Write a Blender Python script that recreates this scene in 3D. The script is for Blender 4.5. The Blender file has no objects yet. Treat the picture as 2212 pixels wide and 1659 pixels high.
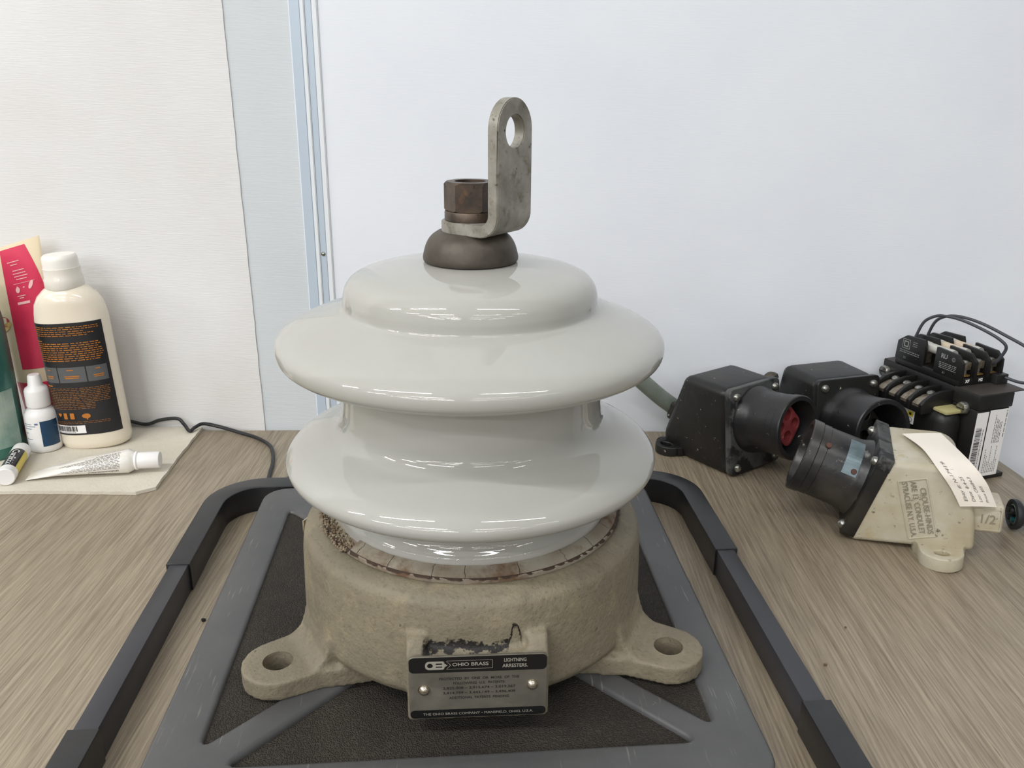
import bpy, bmesh, math, random
from mathutils import Vector, Matrix
random.seed(7)
PI = math.pi
C = bpy.context.scene.collection
scene = bpy.context.scene

# ------------------------------------------------------------------ camera
EYE = Vector((0, 0, 0.36))
PITCH, ROLL = math.radians(19.2), 0.0088
fw = Vector((0, math.cos(PITCH), -math.sin(PITCH)))
rt0 = Vector((1, 0, 0)); up0 = Vector((0, math.sin(PITCH), math.cos(PITCH)))
rt = rt0 * math.cos(ROLL) + up0 * math.sin(ROLL)
up = up0 * math.cos(ROLL) - rt0 * math.sin(ROLL)
cam = bpy.data.cameras.new('camera'); cam_o = bpy.data.objects.new('camera', cam); C.objects.link(cam_o)
cam.sensor_width = 36; cam.lens = 36 * 1845 / 2212; cam.clip_start = 0.01; cam.clip_end = 100
cam_o.matrix_world = Matrix(((rt.x, up.x, -fw.x, EYE.x), (rt.y, up.y, -fw.y, EYE.y), (rt.z, up.z, -fw.z, EYE.z), (0, 0, 0, 1)))
scene.camera = cam_o

# ------------------------------------------------------------------ light
scene.view_settings.view_transform = 'Standard'; scene.view_settings.look = 'None'
scene.view_settings.gamma = 1; scene.view_settings.exposure = -0.27; scene.view_settings.use_curve_mapping = False
world = bpy.data.worlds.new('world'); scene.world = world; world.use_nodes = True
bg = world.node_tree.nodes['Background']
bg.inputs[0].default_value = (0.93, 0.97, 1.0, 1); bg.inputs[1].default_value = 0.20

def lamp(x, y, z, power, sx, sy, tilt, col=(1, 1, 1), yaw=0):
    l = bpy.data.lights.new('ceiling_tube', 'AREA'); l.shape = 'RECTANGLE'; l.size = sx; l.size_y = sy
    l.energy = power; l.color = col
    o = bpy.data.objects.new('ceiling_tube', l); C.objects.link(o)
    o.location = (x, y, z); o.rotation_euler = (tilt, 0, yaw)
CEIL = 1.95
# rows of fluorescent tubes running back through the hall behind the camera
for r, y in enumerate((-0.5, -1.9, -3.3, -4.7, -6.1)):
    for x in (-3.0, -1.15, 0.75, 2.6):
        if r == 0 and x > 2: continue
        lamp(x, y, CEIL - 0.06, (22.0 if r == 0 else 13.0) * (1.6 if x < -2 else 1.1 if x < 0 else 0.42), 1.2, 0.036, math.radians(38))

# ------------------------------------------------------------------ materials
def S(r, g, b):
    f = lambda c: c / 12.92 if c <= 0.04045 else ((c + 0.055) / 1.055) ** 2.4
    return (f(r / 255), f(g / 255), f(b / 255), 1)

class NT:
    def __init__(self, name):
        self.m = bpy.data.materials.new(name); self.m.use_nodes = True
        self.t = self.m.node_tree; self.n = self.t.nodes; self.p = self.n['Principled BSDF']
        self.co = None
    def add(self, typ, **kw):
        n = self.n.new(typ)
        for k, v in kw.items(): setattr(n, k, v)
        return n
    def link(self, a, b): self.t.links.new(a, b)
    def coord(self):
        if not self.co: self.co = self.add('ShaderNodeTexCoord').outputs['Object']
        return self.co
    def mapping(self, scale=(1, 1, 1), rot=(0, 0, 0)):
        m = self.add('ShaderNodeMapping'); m.inputs['Scale'].default_value = scale; m.inputs['Rotation'].default_value = rot
        self.link(self.coord(), m.inputs[0]); return m.outputs[0]
    def noise(self, scale, detail=4, rough=0.55, vec=None, dist=0):
        n = self.add('ShaderNodeTexNoise'); n.inputs['Scale'].default_value = scale; n.inputs['Detail'].default_value = detail
        n.inputs['Roughness'].default_value = rough; n.inputs['Distortion'].default_value = dist
        self.link(vec if vec else self.coord(), n.inputs['Vector']); return n.outputs[0]
    def ramp(self, fac, a, b, lo=0.0, hi=1.0):
        r = self.add('ShaderNodeMapRange'); r.inputs['From Min'].default_value = a; r.inputs['From Max'].default_value = b
        r.inputs['To Min'].default_value = lo; r.inputs['To Max'].default_value = hi
        self.link(fac, r.inputs['Value']); return r.outputs[0]
    def mix(self, fac, a, b):
        m = self.add('ShaderNodeMix', data_type='RGBA')
        for s, v in ((m.inputs[6], a), (m.inputs[7], b)):
            if isinstance(v, tuple): s.default_value = v
            else: self.link(v, s)
        if isinstance(fac, float): m.inputs[0].default_value = fac
        else: self.link(fac, m.inputs[0])
        return m.outputs[2]
    def math(self, op, a, b=None):
        m = self.add('ShaderNodeMath', operation=op)
        for i, v in enumerate((a, b)):
            if v is None: continue
            if isinstance(v, (int, float)): m.inputs[i].default_value = v
            else: self.link(v, m.inputs[i])
        return m.outputs[0]
    def bump(self, h, strength, dist):
        b = self.add('ShaderNodeBump'); b.inputs['Strength'].default_value = strength; b.inputs['Distance'].default_value = dist
        self.link(h, b.inputs['Height']); self.link(b.outputs[0], self.p.inputs['Normal'])
    def col(self, c):
        if isinstance(c, tuple): self.p.inputs['Base Color'].default_value = c
        else: self.link(c, self.p.inputs['Base Color'])

def mat(name, c, rough=0.5, metal=0.0, c2=None, vs=40, spots=(), bump=None, coat=0.0, spec=0.5, trans=0.0, sss=0.0):
    """c base colour, c2 second colour mixed by noise of scale vs, spots = (colour, scale, lo, hi) speckle layers."""
    t = NT(name)
    col = c
    if c2: col = t.mix(t.ramp(t.noise(vs), 0.35, 0.65), c, c2)
    for sc, s, lo, hi in spots: col = t.mix(t.ramp(t.noise(s, 5, 0.65), lo, hi), col, sc)
    t.col(col)
    t.p.inputs['Roughness'].default_value = rough; t.p.inputs['Metallic'].default_value = metal
    t.p.inputs['Coat Weight'].default_value = coat; t.p.inputs['Coat Roughness'].default_value = 0.012
    t.p.inputs['Specular IOR Level'].default_value = spec
    t.p.inputs['Transmission Weight'].default_value = trans
    if sss:
        t.p.inputs['Subsurface Weight'].default_value = sss; t.p.inputs['Subsurface Radius'].default_value = (0.01, 0.01, 0.008); t.p.inputs['Subsurface Scale'].default_value = 0.5
    if bump: t.bump(t.noise(bump[0], 5, 0.6), bump[1], bump[2])
    return t.m

def m_wall(name, c, c2, rib):
    t = NT(name)
    t.col(t.mix(t.ramp(t.noise(7, 3), 0.35, 0.7), c, c2))
    v = t.mapping((70, 70, 900)); h = t.noise(1.0, 2, 0.5, v)
    t.bump(h, rib, 0.0012); t.p.inputs['Roughness'].default_value = 0.6
    t.p.inputs['Specular IOR Level'].default_value = 0.3
    return t.m

def m_table():
    t = NT('grained_laminate')
    v1 = t.mapping((640, 16, 1), (0, 0, math.radians(-4))); v2 = t.mapping((1000, 26, 1), (0, 0, math.radians(-4)))
    v3 = t.mapping((120, 5, 1), (0, 0, math.radians(-4)))
    n1 = t.noise(1, 4, 0.65, v1); n2 = t.noise(1, 3, 0.6, v2); n3 = t.noise(1, 2, 0.5, v3)
    c = t.mix(t.ramp(n1, 0.34, 0.66), S(120, 108, 90), S(170, 156, 134))
    c = t.mix(t.ramp(n2, 0.38, 0.26), c, S(104, 92, 76))
    c = t.mix(t.ramp(n3, 0.35, 0.7, 0.0, 0.25), c, S(162, 149, 130))
    t.col(c); t.p.inputs['Roughness'].default_value = 0.45
    t.bump(n1, 0.12, 0.0005)
    return t.m

def m_casting():
    t = NT('weathered_cast_iron_paint')
    c = t.mix(t.ramp(t.noise(14, 4), 0.35, 0.68), S(118, 110, 93), S(138, 129, 108))
    c = t.mix(t.ramp(t.noise(45, 5, 0.7), 0.54, 0.74, 0, 0.6), c, S(158, 146, 116))
    c = t.mix(t.ramp(t.noise(160, 4, 0.7), 0.66, 0.74), c, S(74, 68, 56))
    c = t.mix(t.ramp(t.noise(26, 5, 0.7), 0.54, 0.72, 0, 0.55), c, S(104, 95, 78))
    c = t.mix(t.ramp(t.noise(420, 2, 0.6), 0.56, 0.70, 0, 0.4), c, S(92, 85, 70))
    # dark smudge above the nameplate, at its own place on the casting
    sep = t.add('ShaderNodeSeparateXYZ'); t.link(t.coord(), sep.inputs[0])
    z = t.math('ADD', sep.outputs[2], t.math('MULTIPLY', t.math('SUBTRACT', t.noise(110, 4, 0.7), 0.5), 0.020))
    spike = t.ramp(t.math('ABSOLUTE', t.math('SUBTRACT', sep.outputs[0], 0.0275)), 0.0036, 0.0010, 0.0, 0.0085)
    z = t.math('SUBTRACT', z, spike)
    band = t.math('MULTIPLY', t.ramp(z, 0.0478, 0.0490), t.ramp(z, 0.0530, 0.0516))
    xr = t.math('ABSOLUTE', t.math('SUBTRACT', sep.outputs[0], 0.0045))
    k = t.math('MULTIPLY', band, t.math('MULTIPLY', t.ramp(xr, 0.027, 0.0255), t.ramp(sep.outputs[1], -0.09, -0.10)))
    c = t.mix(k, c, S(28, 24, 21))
    t.col(c); t.p.inputs['Roughness'].default_value = 0.62
    h = t.math('ADD', t.noise(60, 5, 0.6), t.math('MULTIPLY', t.noise(330, 3, 0.6), 0.45))
    t.bump(h, 0.55, 0.0022)
    return t.m

def m_mat():
    t = NT('pebbled_black_rubber')
    v = t.add('ShaderNodeTexVoronoi'); v.inputs['Scale'].default_value = 1150; t.link(t.coord(), v.inputs['Vector'])
    t.col(t.mix(t.ramp(t.noise(20, 4), 0.35, 0.7), S(52, 48, 43), S(66, 61, 54)))
    t.p.inputs['Specular IOR Level'].default_value = 0.3
    t.p.inputs['Roughness'].default_value = 0.8
    t.bump(t.ramp(v.outputs['Distance'], 0.0, 0.7, 1, 0), 1.0, 0.0009)
    return t.m

def m_scuffed(name, c, c2, scr, rough):
    t = NT(name)
    col = t.mix(t.ramp(t.noise(12, 4), 0.35, 0.68), c, c2)
    for rot, s in ((0.5, 1.0), (-0.7, 1.3)):
        n = t.noise(1, 3, 0.6, t.mapping((420 * s, 22 * s, 30), (0, 0, rot)))
        col = t.mix(t.ramp(n, 0.66, 0.73, 0, 0.6), col, scr)
    col = t.mix(t.ramp(t.noise(70, 4, 0.7), 0.68, 0.74, 0, 0.6), col, scr)
    t.col(col); t.p.inputs['Roughness'].default_value = rough
    t.bump(t.noise(250, 3), 0.15, 0.0006)
    return t.m

W_BLUE = m_wall('bluish_white_wall', S(230, 234, 240), S(225, 229, 236), 0.06)
W_GREY = m_wall('pale_grey_wall', S(208, 213, 216), S(202, 208, 211), 0.12)
W_CANVAS = m_wall('ribbed_white_wallcovering', S(226, 226, 226), S(219, 218, 216), 0.2)
M_STRIP = mat('pale_blue_aluminium', S(188, 201, 214), 0.4, 0.1)
M_STRIPW = mat('white_trim_paint', S(226, 230, 233), 0.45)
M_CEIL = mat('white_ceiling', S(225, 225, 222), 0.8)
M_FLOOR = mat('grey_floor', S(140, 136, 130), 0.6, c2=S(150, 146, 139), vs=3)
M_TABLE = m_table()
M_LEG = mat('dark_table_leg', S(60, 60, 62), 0.5)
M_PORC = mat('pale_glazed_porcelain', S(178, 178, 172), 0.7, coat=1.0, spec=0.15, c2=S(174, 173, 166), vs=9, spots=((S(120, 110, 90), 190, 0.79, 0.82),))
M_CAST = m_casting()
M_CEM = mat('stained_cement', S(158, 152, 137), 0.8, c2=S(138, 128, 112), vs=45, spots=((S(108, 82, 60), 40, 0.52, 0.68), (S(80, 62, 46), 120, 0.64, 0.74)), bump=(150, 0.5, 0.001))
M_CEMR = mat('broken_cement', S(158, 146, 124), 0.9, c2=S(128, 108, 86), vs=90, bump=(260, 0.9, 0.002))
M_CRACK = mat('crack_dirt', S(66, 52, 42), 0.9)
M_CAP = mat('dull_bronze', S(84, 77, 68), 0.5, 0.3, c2=S(70, 63, 55), vs=90, spots=((S(98, 82, 70), 16, 0.6, 0.8), (S(128, 122, 110), 420, 0.72, 0.78)), bump=(300, 0.2, 0.0006))
M_BRK = mat('weathered_zinc', S(132, 128, 117), 0.5, 0.3, c2=S(166, 162, 153), vs=70, spots=((S(112, 106, 90), 110, 0.54, 0.70), (S(82, 74, 60), 260, 0.64, 0.70)), bump=(220, 0.25, 0.0007))
M_NUT = mat('brown_bronze_nut', S(98, 84, 72), 0.42, 0.55, c2=S(74, 66, 60), vs=110, spots=((S(118, 92, 70), 150, 0.56, 0.72), (S(48, 42, 38), 240, 0.62, 0.70)), bump=(300, 0.2, 0.0005))
M_BLACK = mat('black_void', S(14, 14, 14), 0.8)
M_PLATE = mat('brushed_nameplate_metal', S(136, 131, 119), 0.38, 0.5, c2=S(118, 114, 104), vs=60, spots=((S(120, 112, 98), 150, 0.62, 0.75),))
M_PBLK = mat('black_nameplate_enamel', S(22, 22, 22), 0.35)
M_PTXT = mat('nameplate_pale_lettering', S(176, 172, 160), 0.4, 0.3)
M_INK = mat('dark_ink', S(40, 36, 34), 0.6)
M_RIVET = mat('nickel_rivet', S(206, 196, 176), 0.22, 0.95)
M_PLAT = m_scuffed('scuffed_grey_plastic', S(76, 76, 77), S(88, 88, 88), S(140, 137, 128), 0.45)
M_MAT = m_mat()
M_RAIL = mat('satin_charcoal_rail', S(58, 58, 62), 0.42, c2=S(53, 53, 57), vs=20)
M_SLEEVE = mat('black_plastic_sleeve', S(30, 30, 32), 0.34, c2=S(36, 36, 38), vs=60, bump=(700, 0.08, 0.0004))
M_TOWEL = mat('off_white_paper_towel', S(212, 206, 192), 0.9, c2=S(203, 196, 180), vs=18, bump=(420, 0.6, 0.0012))
M_LOTION = mat('cream_lotion_bottle', S(232, 222, 204), 0.22, sss=0.15, coat=0.4)
M_CLEAR = mat('frosted_clear_plastic', S(228, 223, 212), 0.25, coat=0.3)
M_CAPW = mat('white_cap_plastic', S(238, 234, 226), 0.35)
M_LABEL = mat('black_label', S(34, 34, 37), 0.38)
M_LGREY = mat('grey_label_panel', S(88, 90, 92), 0.4)
M_ORANGE = mat('orange_print', S(180, 112, 38), 0.5)
M_ORANGE2 = mat('dim_orange_print', S(134, 88, 42), 0.5)
M_WHITE = mat('white_paper', S(240, 238, 236), 0.6)
M_PAPER = mat('price_sticker_paper', S(240, 232, 220), 0.55)
M_WPL = mat('white_plastic', S(236, 234, 232), 0.3)
M_TUBEW = mat('glossy_white_tube', S(232, 228, 220), 0.2, coat=0.5)
M_GINK = mat('grey_ink', S(112, 108, 106), 0.6)
M_PRINT = mat('pale_grey_print', S(140, 140, 138), 0.6)
M_BINK = mat('blue_grey_ink', S(92, 108, 140), 0.6)
M_NAVY = mat('navy_label', S(24, 62, 92), 0.4)
M_PINK = mat('raspberry_print', S(222, 62, 96), 0.4, c2=S(204, 46, 80), vs=14)
M_CREAM = mat('cream_tube', S(232, 216, 184), 0.4)
M_PINKT = mat('pale_pink_print', S(240, 190, 190), 0.5)
M_BERRY = mat('berry_red_print', S(190, 70, 84), 0.5)
M_GOLD = mat('golden_print', S(206, 164, 86), 0.5, c2=S(224, 196, 120), vs=160)
M_TEAL = mat('teal_bottle', S(30, 82, 78), 0.3, c2=S(60, 120, 108), vs=18)
M_TEALP = mat('pale_green_label', S(176, 190, 178), 0.45, c2=S(120, 150, 138), vs=30)
M_STICK = mat('yellow_wrap', S(226, 206, 96), 0.4)
M_CORD = mat('black_cord_rubber', S(34, 36, 38), 0.45)
CHIP = (S(170, 166, 148), 120, 0.675, 0.70)
M_HOUSE = mat('chipped_black_enamel', S(19, 19, 18), 0.4, c2=S(27, 26, 24), vs=30, spots=((S(48, 43, 36), 18, 0.50, 0.72), CHIP), bump=(120, 0.2, 0.0012))
M_FLANGE = mat('worn_grey_metal', S(96, 96, 92), 0.5, 0.3, c2=S(74, 76, 76), vs=40, spots=((S(40, 40, 42), 30, 0.5, 0.56),), bump=(160, 0.3, 0.001))
M_SLV = mat('scratched_black_sleeve', S(24, 24, 27), 0.36, c2=S(38, 36, 34), vs=26, spots=(CHIP, (S(70, 71, 69), 34, 0.62, 0.74)), bump=(180, 0.2, 0.0008))
M_SLV3 = mat('worn_black_sleeve', S(26, 27, 31), 0.34, c2=S(72, 68, 62), vs=22, spots=(CHIP, (S(126, 124, 120), 60, 0.62, 0.70)), bump=(180, 0.2, 0.0008))
M_CREAMH = mat('yellowed_white_enamel', S(194, 188, 170), 0.45, c2=S(178, 168, 142), vs=34, spots=((S(176, 160, 116), 60, 0.62, 0.74), (S(112, 104, 90), 150, 0.62, 0.70)), bump=(200, 0.3, 0.0008))
M_CREAMD = mat('dark_cream_embossing', S(140, 132, 114), 0.6)  # raised letters and size mark, coloured darker than the housing enamel
M_RED = mat('red_phenolic', S(136, 52, 53), 0.55, c2=S(112, 40, 43), vs=90, spots=((S(190, 130, 124), 120, 0.62, 0.74),))
M_REDH = mat('dark_red_socket', S(78, 20, 28), 0.6)
M_SCREW = mat('steel_screw', S(176, 176, 170), 0.3, 0.85, c2=S(110, 108, 100), vs=300)
M_PIPE = mat('grey_green_conduit', S(124, 132, 122), 0.5, 0.1, c2=S(108, 118, 108), vs=50, spots=((S(96, 92, 82), 70, 0.6, 0.75),))
M_FOIL = mat('blue_grey_foil_label', S(116, 132, 138), 0.35, 0.4, c2=S(92, 108, 112), vs=80, spots=((S(176, 160, 120), 70, 0.66, 0.74),))
M_RUSTDOT = mat('rusty_rivet', S(88, 58, 48), 0.7)
M_CORE = mat('black_core_paint', S(22, 22, 22), 0.45, c2=S(28, 27, 26), vs=60, bump=(400, 0.15, 0.0006))
M_COREF = mat('dusty_dark_metal', S(72, 66, 61), 0.5, 0.2, c2=S(60, 56, 52), vs=40)
M_BAKE = mat('black_phenolic', S(20, 20, 20), 0.4, c2=S(25, 24, 23), vs=80)
M_TIN = mat('tinned_terminal', S(160, 150, 134), 0.32, 0.7, c2=S(118, 108, 92), vs=260)
M_BRASS = mat('brass_contact', S(190, 150, 84), 0.3, 0.8)
M_CERAM = mat('beige_fuse_body', S(206, 190, 168), 0.6)
M_SILV = mat('pale_fuse_ferrule', S(206, 204, 196), 0.35, 0.4)
M_KRAFT = mat('yellow_kraft_paper', S(168, 160, 112), 0.7)
M_WIRE = mat('grey_wire', S(62, 64, 70), 0.5)
M_YEL = mat('yellow_mark', S(222, 206, 40), 0.5)
M_TEALW = mat('teal_wire', S(16, 72, 74), 0.4)
M_CHIP = mat('black_grit', S(22, 20, 20), 0.7)
M_CRUMB = mat('brown_crumb', S(110, 88, 66), 0.8)

# ------------------------------------------------------------------ mesh helpers
def obj(name, verts_faces, m, parent=None, smooth=35, label=None):
    if isinstance(verts_faces, bmesh.types.BMesh):
        me = bpy.data.meshes.new(name); verts_faces.to_mesh(me); verts_faces.free()
    elif isinstance(verts_faces, bpy.types.Mesh):
        me = verts_faces; me.name = name
    else:
        me = bpy.data.meshes.new(name); me.from_pydata([tuple(v) for v in verts_faces[0]], [], verts_faces[1]); me.update()
    me.materials.clear(); me.materials.append(m)
    if smooth:
        for p in me.polygons: p.use_smooth = True
        me.set_sharp_from_angle(angle=math.radians(smooth))
    o = bpy.data.objects.new(name, me); C.objects.link(o)
    if parent: o.parent = parent
    if label: o['label'] = label
    return o

def thing(name, label, cat, loc=(0, 0, 0), rz=0, group=None, ry=0):
    o = bpy.data.objects.new(name, None); C.objects.link(o); o.location = loc; o.rotation_euler = (0, ry, rz)
    o.empty_display_size = 0.02
    return tag(o, label, cat, group)
def tag(o, label, cat, group=None):
    o['label'] = label; o['category'] = cat
    if group: o['group'] = group
    return o
def struct(o):
    o['kind'] = 'structure'; return o

def box(x0, x1, y0, y1, z0, z1, bev=0, seg=2, bm=None, M=None):
    b = bm or bmesh.new()
    vs = [b.verts.new((x, y, z)) for x in (x0, x1) for y in (y0, y1) for z in (z0, z1)]
    fs = [b.faces.new([vs[i] for i in f]) for f in ((0, 1, 3, 2), (4, 6, 7, 5), (0, 4, 5, 1), (2, 3, 7, 6), (0, 2, 6, 4), (1, 5, 7, 3))]
    if bev:
        es = list({e for f in fs for e in f.edges})
        r = bmesh.ops.bevel(b, geom=es, offset=bev, segments=seg, affect='EDGES', profile=0.5)
        vs = list({v for f in r['faces'] for v in f.verts} | {v for v in vs if v.is_valid})
    if M: bmesh.ops.transform(b, matrix=M, verts=vs)
    return b

def prism(poly, h0, h1, axis='Z', bev=0, seg=2, bm=None, M=None):
    """closed polygon extruded along axis; axis Y puts poly in XZ, axis X puts it in YZ."""
    b = bm or bmesh.new()
    f3 = {'Z': lambda p, h: (p[0], p[1], h), 'Y': lambda p, h: (p[0], h, p[1]), 'X': lambda p, h: (h, p[0], p[1])}[axis]
    lo = [b.verts.new(f3(p, h0)) for p in poly]; hi = [b.verts.new(f3(p, h1)) for p in poly]
    n = len(poly)
    fs = [b.faces.new(lo[::-1]), b.faces.new(hi)] + [b.faces.new((lo[i], lo[(i + 1) % n], hi[(i + 1) % n], hi[i])) for i in range(n)]
    bmesh.ops.recalc_face_normals(b, faces=fs)
    vs = lo + hi
    if bev:
        es = list({e for f in fs for e in f.edges})
        r = bmesh.ops.bevel(b, geom=es, offset=bev, segments=seg, affect='EDGES', profile=0.5)
        vs = list({v for f in r['faces'] for v in f.verts} | {v for v in vs if v.is_valid})
    if M: bmesh.ops.transform(b, matrix=M, verts=vs)
    return b

def lathe(prof, seg=48, M=None, bm=None, sx=1, sy=1):
    b = bm or bmesh.new(); rings = []; new = []
    for r, z in prof:
        if r < 1e-6: ring = [b.verts.new((0, 0, z))]
        else: ring = [b.verts.new((r * sx * math.cos(2 * PI * i / seg), r * sy * math.sin(2 * PI * i / seg), z)) for i in range(seg)]
        rings.append(ring); new += ring
    fs = []
    for a, c in zip(rings, rings[1:]):
        for i in range(seg):
            j = (i + 1) % seg
            q = [a[i % len(a)], a[j % len(a)], c[j % len(c)], c[i % len(c)]]
            q2 = []
            for v in q:
                if v not in q2: q2.append(v)
            if len(q2) > 2: fs.append(b.faces.new(q2))
    bmesh.ops.recalc_face_normals(b, faces=fs)
    if M: bmesh.ops.transform(b, matrix=M, verts=new)
    return b

def spline(pts, n=8, closed=False):
    P = [Vector(p) for p in pts]; out = []
    N = len(P)
    for i in range(N if closed else N - 1):
        g = lambda k: P[k % N] if closed else P[max(0, min(N - 1, k))]
        p0, p1, p2, p3 = g(i - 1), g(i), g(i + 1), g(i + 2)
        for k in range(n):
            t = k / n
            out.append(0.5 * ((2 * p1) + (p2 - p0) * t + (2 * p0 - 5 * p1 + 4 * p2 - p3) * t * t + (3 * p1 - p0 - 3 * p2 + p3) * t ** 3))
    if not closed: out.append(P[-1])
    return out

def tube(pts, r, seg=10, bm=None, n=8):
    b = bm or bmesh.new(); path = spline(pts, n) if n else [Vector(p) for p in pts]
    prev = None; rings = []
    for i, p in enumerate(path):
        d = (path[min(i + 1, len(path) - 1)] - path[max(i - 1, 0)]).normalized()
        if prev is None: u = d.orthogonal().normalized()
        else: u = (prev - d * prev.dot(d)).normalized()
        prev = u; v = d.cross(u)
        rings.append([b.verts.new(p + r * (u * math.cos(2 * PI * k / seg) + v * math.sin(2 * PI * k / seg))) for k in range(seg)])
    for a, c in zip(rings, rings[1:]):
        for k in range(seg): b.faces.new((a[k], a[(k + 1) % seg], c[(k + 1) % seg], c[k]))
    b.faces.new(rings[0][::-1]); b.faces.new(rings[-1])
    return b

def eval_mesh(o):
    dg = bpy.context.evaluated_depsgraph_get()
    return bpy.data.meshes.new_from_object(o.evaluated_get(dg))

def shape2d(outer, holes, z0, z1, bev=0, M=None):
    """flat outline with holes, extruded from z0 to z1, rounded edges bev."""
    cu = bpy.data.curves.new('c', 'CURVE'); cu.dimensions = '2D'; cu.fill_mode = 'BOTH'
    for loop in [outer] + list(holes):
        s = cu.splines.new('POLY'); s.points.add(len(loop) - 1); s.use_cyclic_u = True
        for q, p in zip(s.points, loop): q.co = (p[0], p[1], 0, 1)
    cu.extrude = (z1 - z0) / 2 - bev; cu.bevel_depth = bev; cu.bevel_resolution = 2; cu.offset = -bev
    o = bpy.data.objects.new('c', cu); C.objects.link(o); me = eval_mesh(o)
    bpy.data.objects.remove(o); bpy.data.curves.remove(cu)
    T = Matrix.Translation((0, 0, (z0 + z1) / 2))
    me.transform((M @ T) if M else T)
    b = bmesh.new(); b.from_mesh(me); bmesh.ops.remove_doubles(b, verts=b.verts, dist=1e-6); bmesh.ops.recalc_face_normals(b, faces=b.faces); b.to_mesh(me); b.free()
    return me

def tmp(x):
    if isinstance(x, bmesh.types.BMesh):
        me = bpy.data.meshes.new('t'); x.to_mesh(me); x.free()
    else: me = x
    o = bpy.data.objects.new('t', me); C.objects.link(o); return o
def boolean(a, cutters, op):
    o = tmp(a); cs = [tmp(c) for c in cutters]
    for c in cs:
        m = o.modifiers.new('b', 'BOOLEAN'); m.operation = op; m.object = c; m.solver = 'EXACT'
    bpy.context.view_layer.update()
    me = eval_mesh(o)
    for q in cs + [o]: bpy.data.objects.remove(q)
    return me

def circle(cx, cy, r, n=32, a0=0, a1=2 * PI, end=False):
    k = n + 1 if end else n
    return [(cx + r * math.cos(a0 + (a1 - a0) * i / n), cy + r * math.sin(a0 + (a1 - a0) * i / n)) for i in range(k)]
def rrect(x0, x1, y0, y1, r, n=5):
    out = []
    for cx, cy, a in ((x1 - r, y1 - r, 0), (x0 + r, y1 - r, PI / 2), (x0 + r, y0 + r, PI), (x1 - r, y0 + r, 1.5 * PI)):
        out += circle(cx, cy, r, n, a, a + PI / 2, True)
    return out
def roundpoly(pts, r, n=4):
    """polygon with rounded corners."""
    out = []; N = len(pts)
    for i in range(N):
        p = Vector(pts[i]); a = (Vector(pts[i - 1]) - p); c = (Vector(pts[(i + 1) % N]) - p)
        ri = r[i] if isinstance(r, (list, tuple)) else r
        la, lc = a.length, c.length; a.normalize(); c.normalize()
        ang = a.angle(c); d = min(ri / math.tan(ang / 2), la * 0.48, lc * 0.48)
        s, e = p + a * d, p + c * d
        for k in range(n + 1):
            t = k / n; out.append(tuple((1 - t) ** 2 * s + 2 * t * (1 - t) * p + t * t * e))
    return out

class Flat:
    """collects flat print (letters, bars, marks) laid on a surface through a mapping."""
    def __init__(self): self.v = []; self.f = []
    def poly(self, pts, fn):
        n = len(self.v); self.v += [fn(x, y, 0) for x, y in pts]; self.f.append(tuple(range(n, n + len(pts))))
    def rect(self, x0, x1, y0, y1, fn, nx=1):
        for i in range(nx):
            a, b = x0 + (x1 - x0) * i / nx, x0 + (x1 - x0) * (i + 1) / nx
            self.poly(((a, y0), (b, y0), (b, y1), (a, y1)), fn)
    def text(self, s, size, x, y, fn, align='LEFT', width=None, extrude=0, bold=0):
        cu = bpy.data.curves.new('t', 'FONT'); cu.body = s; cu.size = size; cu.align_x = align; cu.align_y = 'CENTER'; cu.resolution_u = 3
        cu.extrude = extrude; cu.offset = bold
        o = bpy.data.objects.new('t', cu); C.objects.link(o); bpy.context.view_layer.update(); me = eval_mesh(o)
        bpy.data.objects.remove(o); bpy.data.curves.remove(cu)
        sx = 1
        if width and len(me.vertices):
            xs = [v.co.x for v in me.vertices]; sx = width / (max(xs) - min(xs))
        n = len(self.v)
        self.v += [fn(x + v.co.x * sx, y + v.co.y, v.co.z) for v in me.vertices]
        self.f += [tuple(n + i for i in p.vertices) for p in me.polygons]
        bpy.data.meshes.remove(me)
    def scribble(self, x0, x1, y, h, fn, rnd, fill=1.0, wmin=1.2, wmax=5):
        """a line of print too small to read: word-long dashes."""
        x = x0; end = x0 + (x1 - x0) * fill
        while x < end - h:
            w = min(h * rnd.uniform(wmin, wmax), end - x); self.rect(x, x + w, y - h * 0.36, y + h * 0.36, fn, 2 if w > 0.006 else 1); x += w + h * 0.7 + 0.0002
    def build(self, name, m, parent):
        return obj(name, (self.v, self.f), m, parent, smooth=0)

def plane_fn(o, ux, uy, lift=0.0):
    o, ux, uy = Vector(o), Vector(ux).normalized(), Vector(uy).normalized(); n = ux.cross(uy)
    return lambda x, y, z=0: o + ux * x + uy * y + n * (lift + z)
def frame_M(o, x, z):
    x = Vector(x).normalized(); z = Vector(z).normalized(); x = (x - z * x.dot(z)).normalized(); y = z.cross(x)
    return Matrix(((x.x, y.x, z.x, o[0]), (x.y, y.y, z.y, o[1]), (x.z, y.z, z.z, o[2]), (0, 0, 0, 1)))
def barcode(fl, x0, x1, y0, y1, fn, rnd, vertical=False):
    p = x0
    while p < x1:
        w = rnd.choice((0.0003, 0.0005, 0.0008))
        if p + w > x1: break
        fl.rect(p, p + w, y0, y1, fn) if not vertical else fl.rect(y0, y1, p, p + w, fn)
        p += w + rnd.choice((0.0003, 0.0005, 0.0007))

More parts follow.
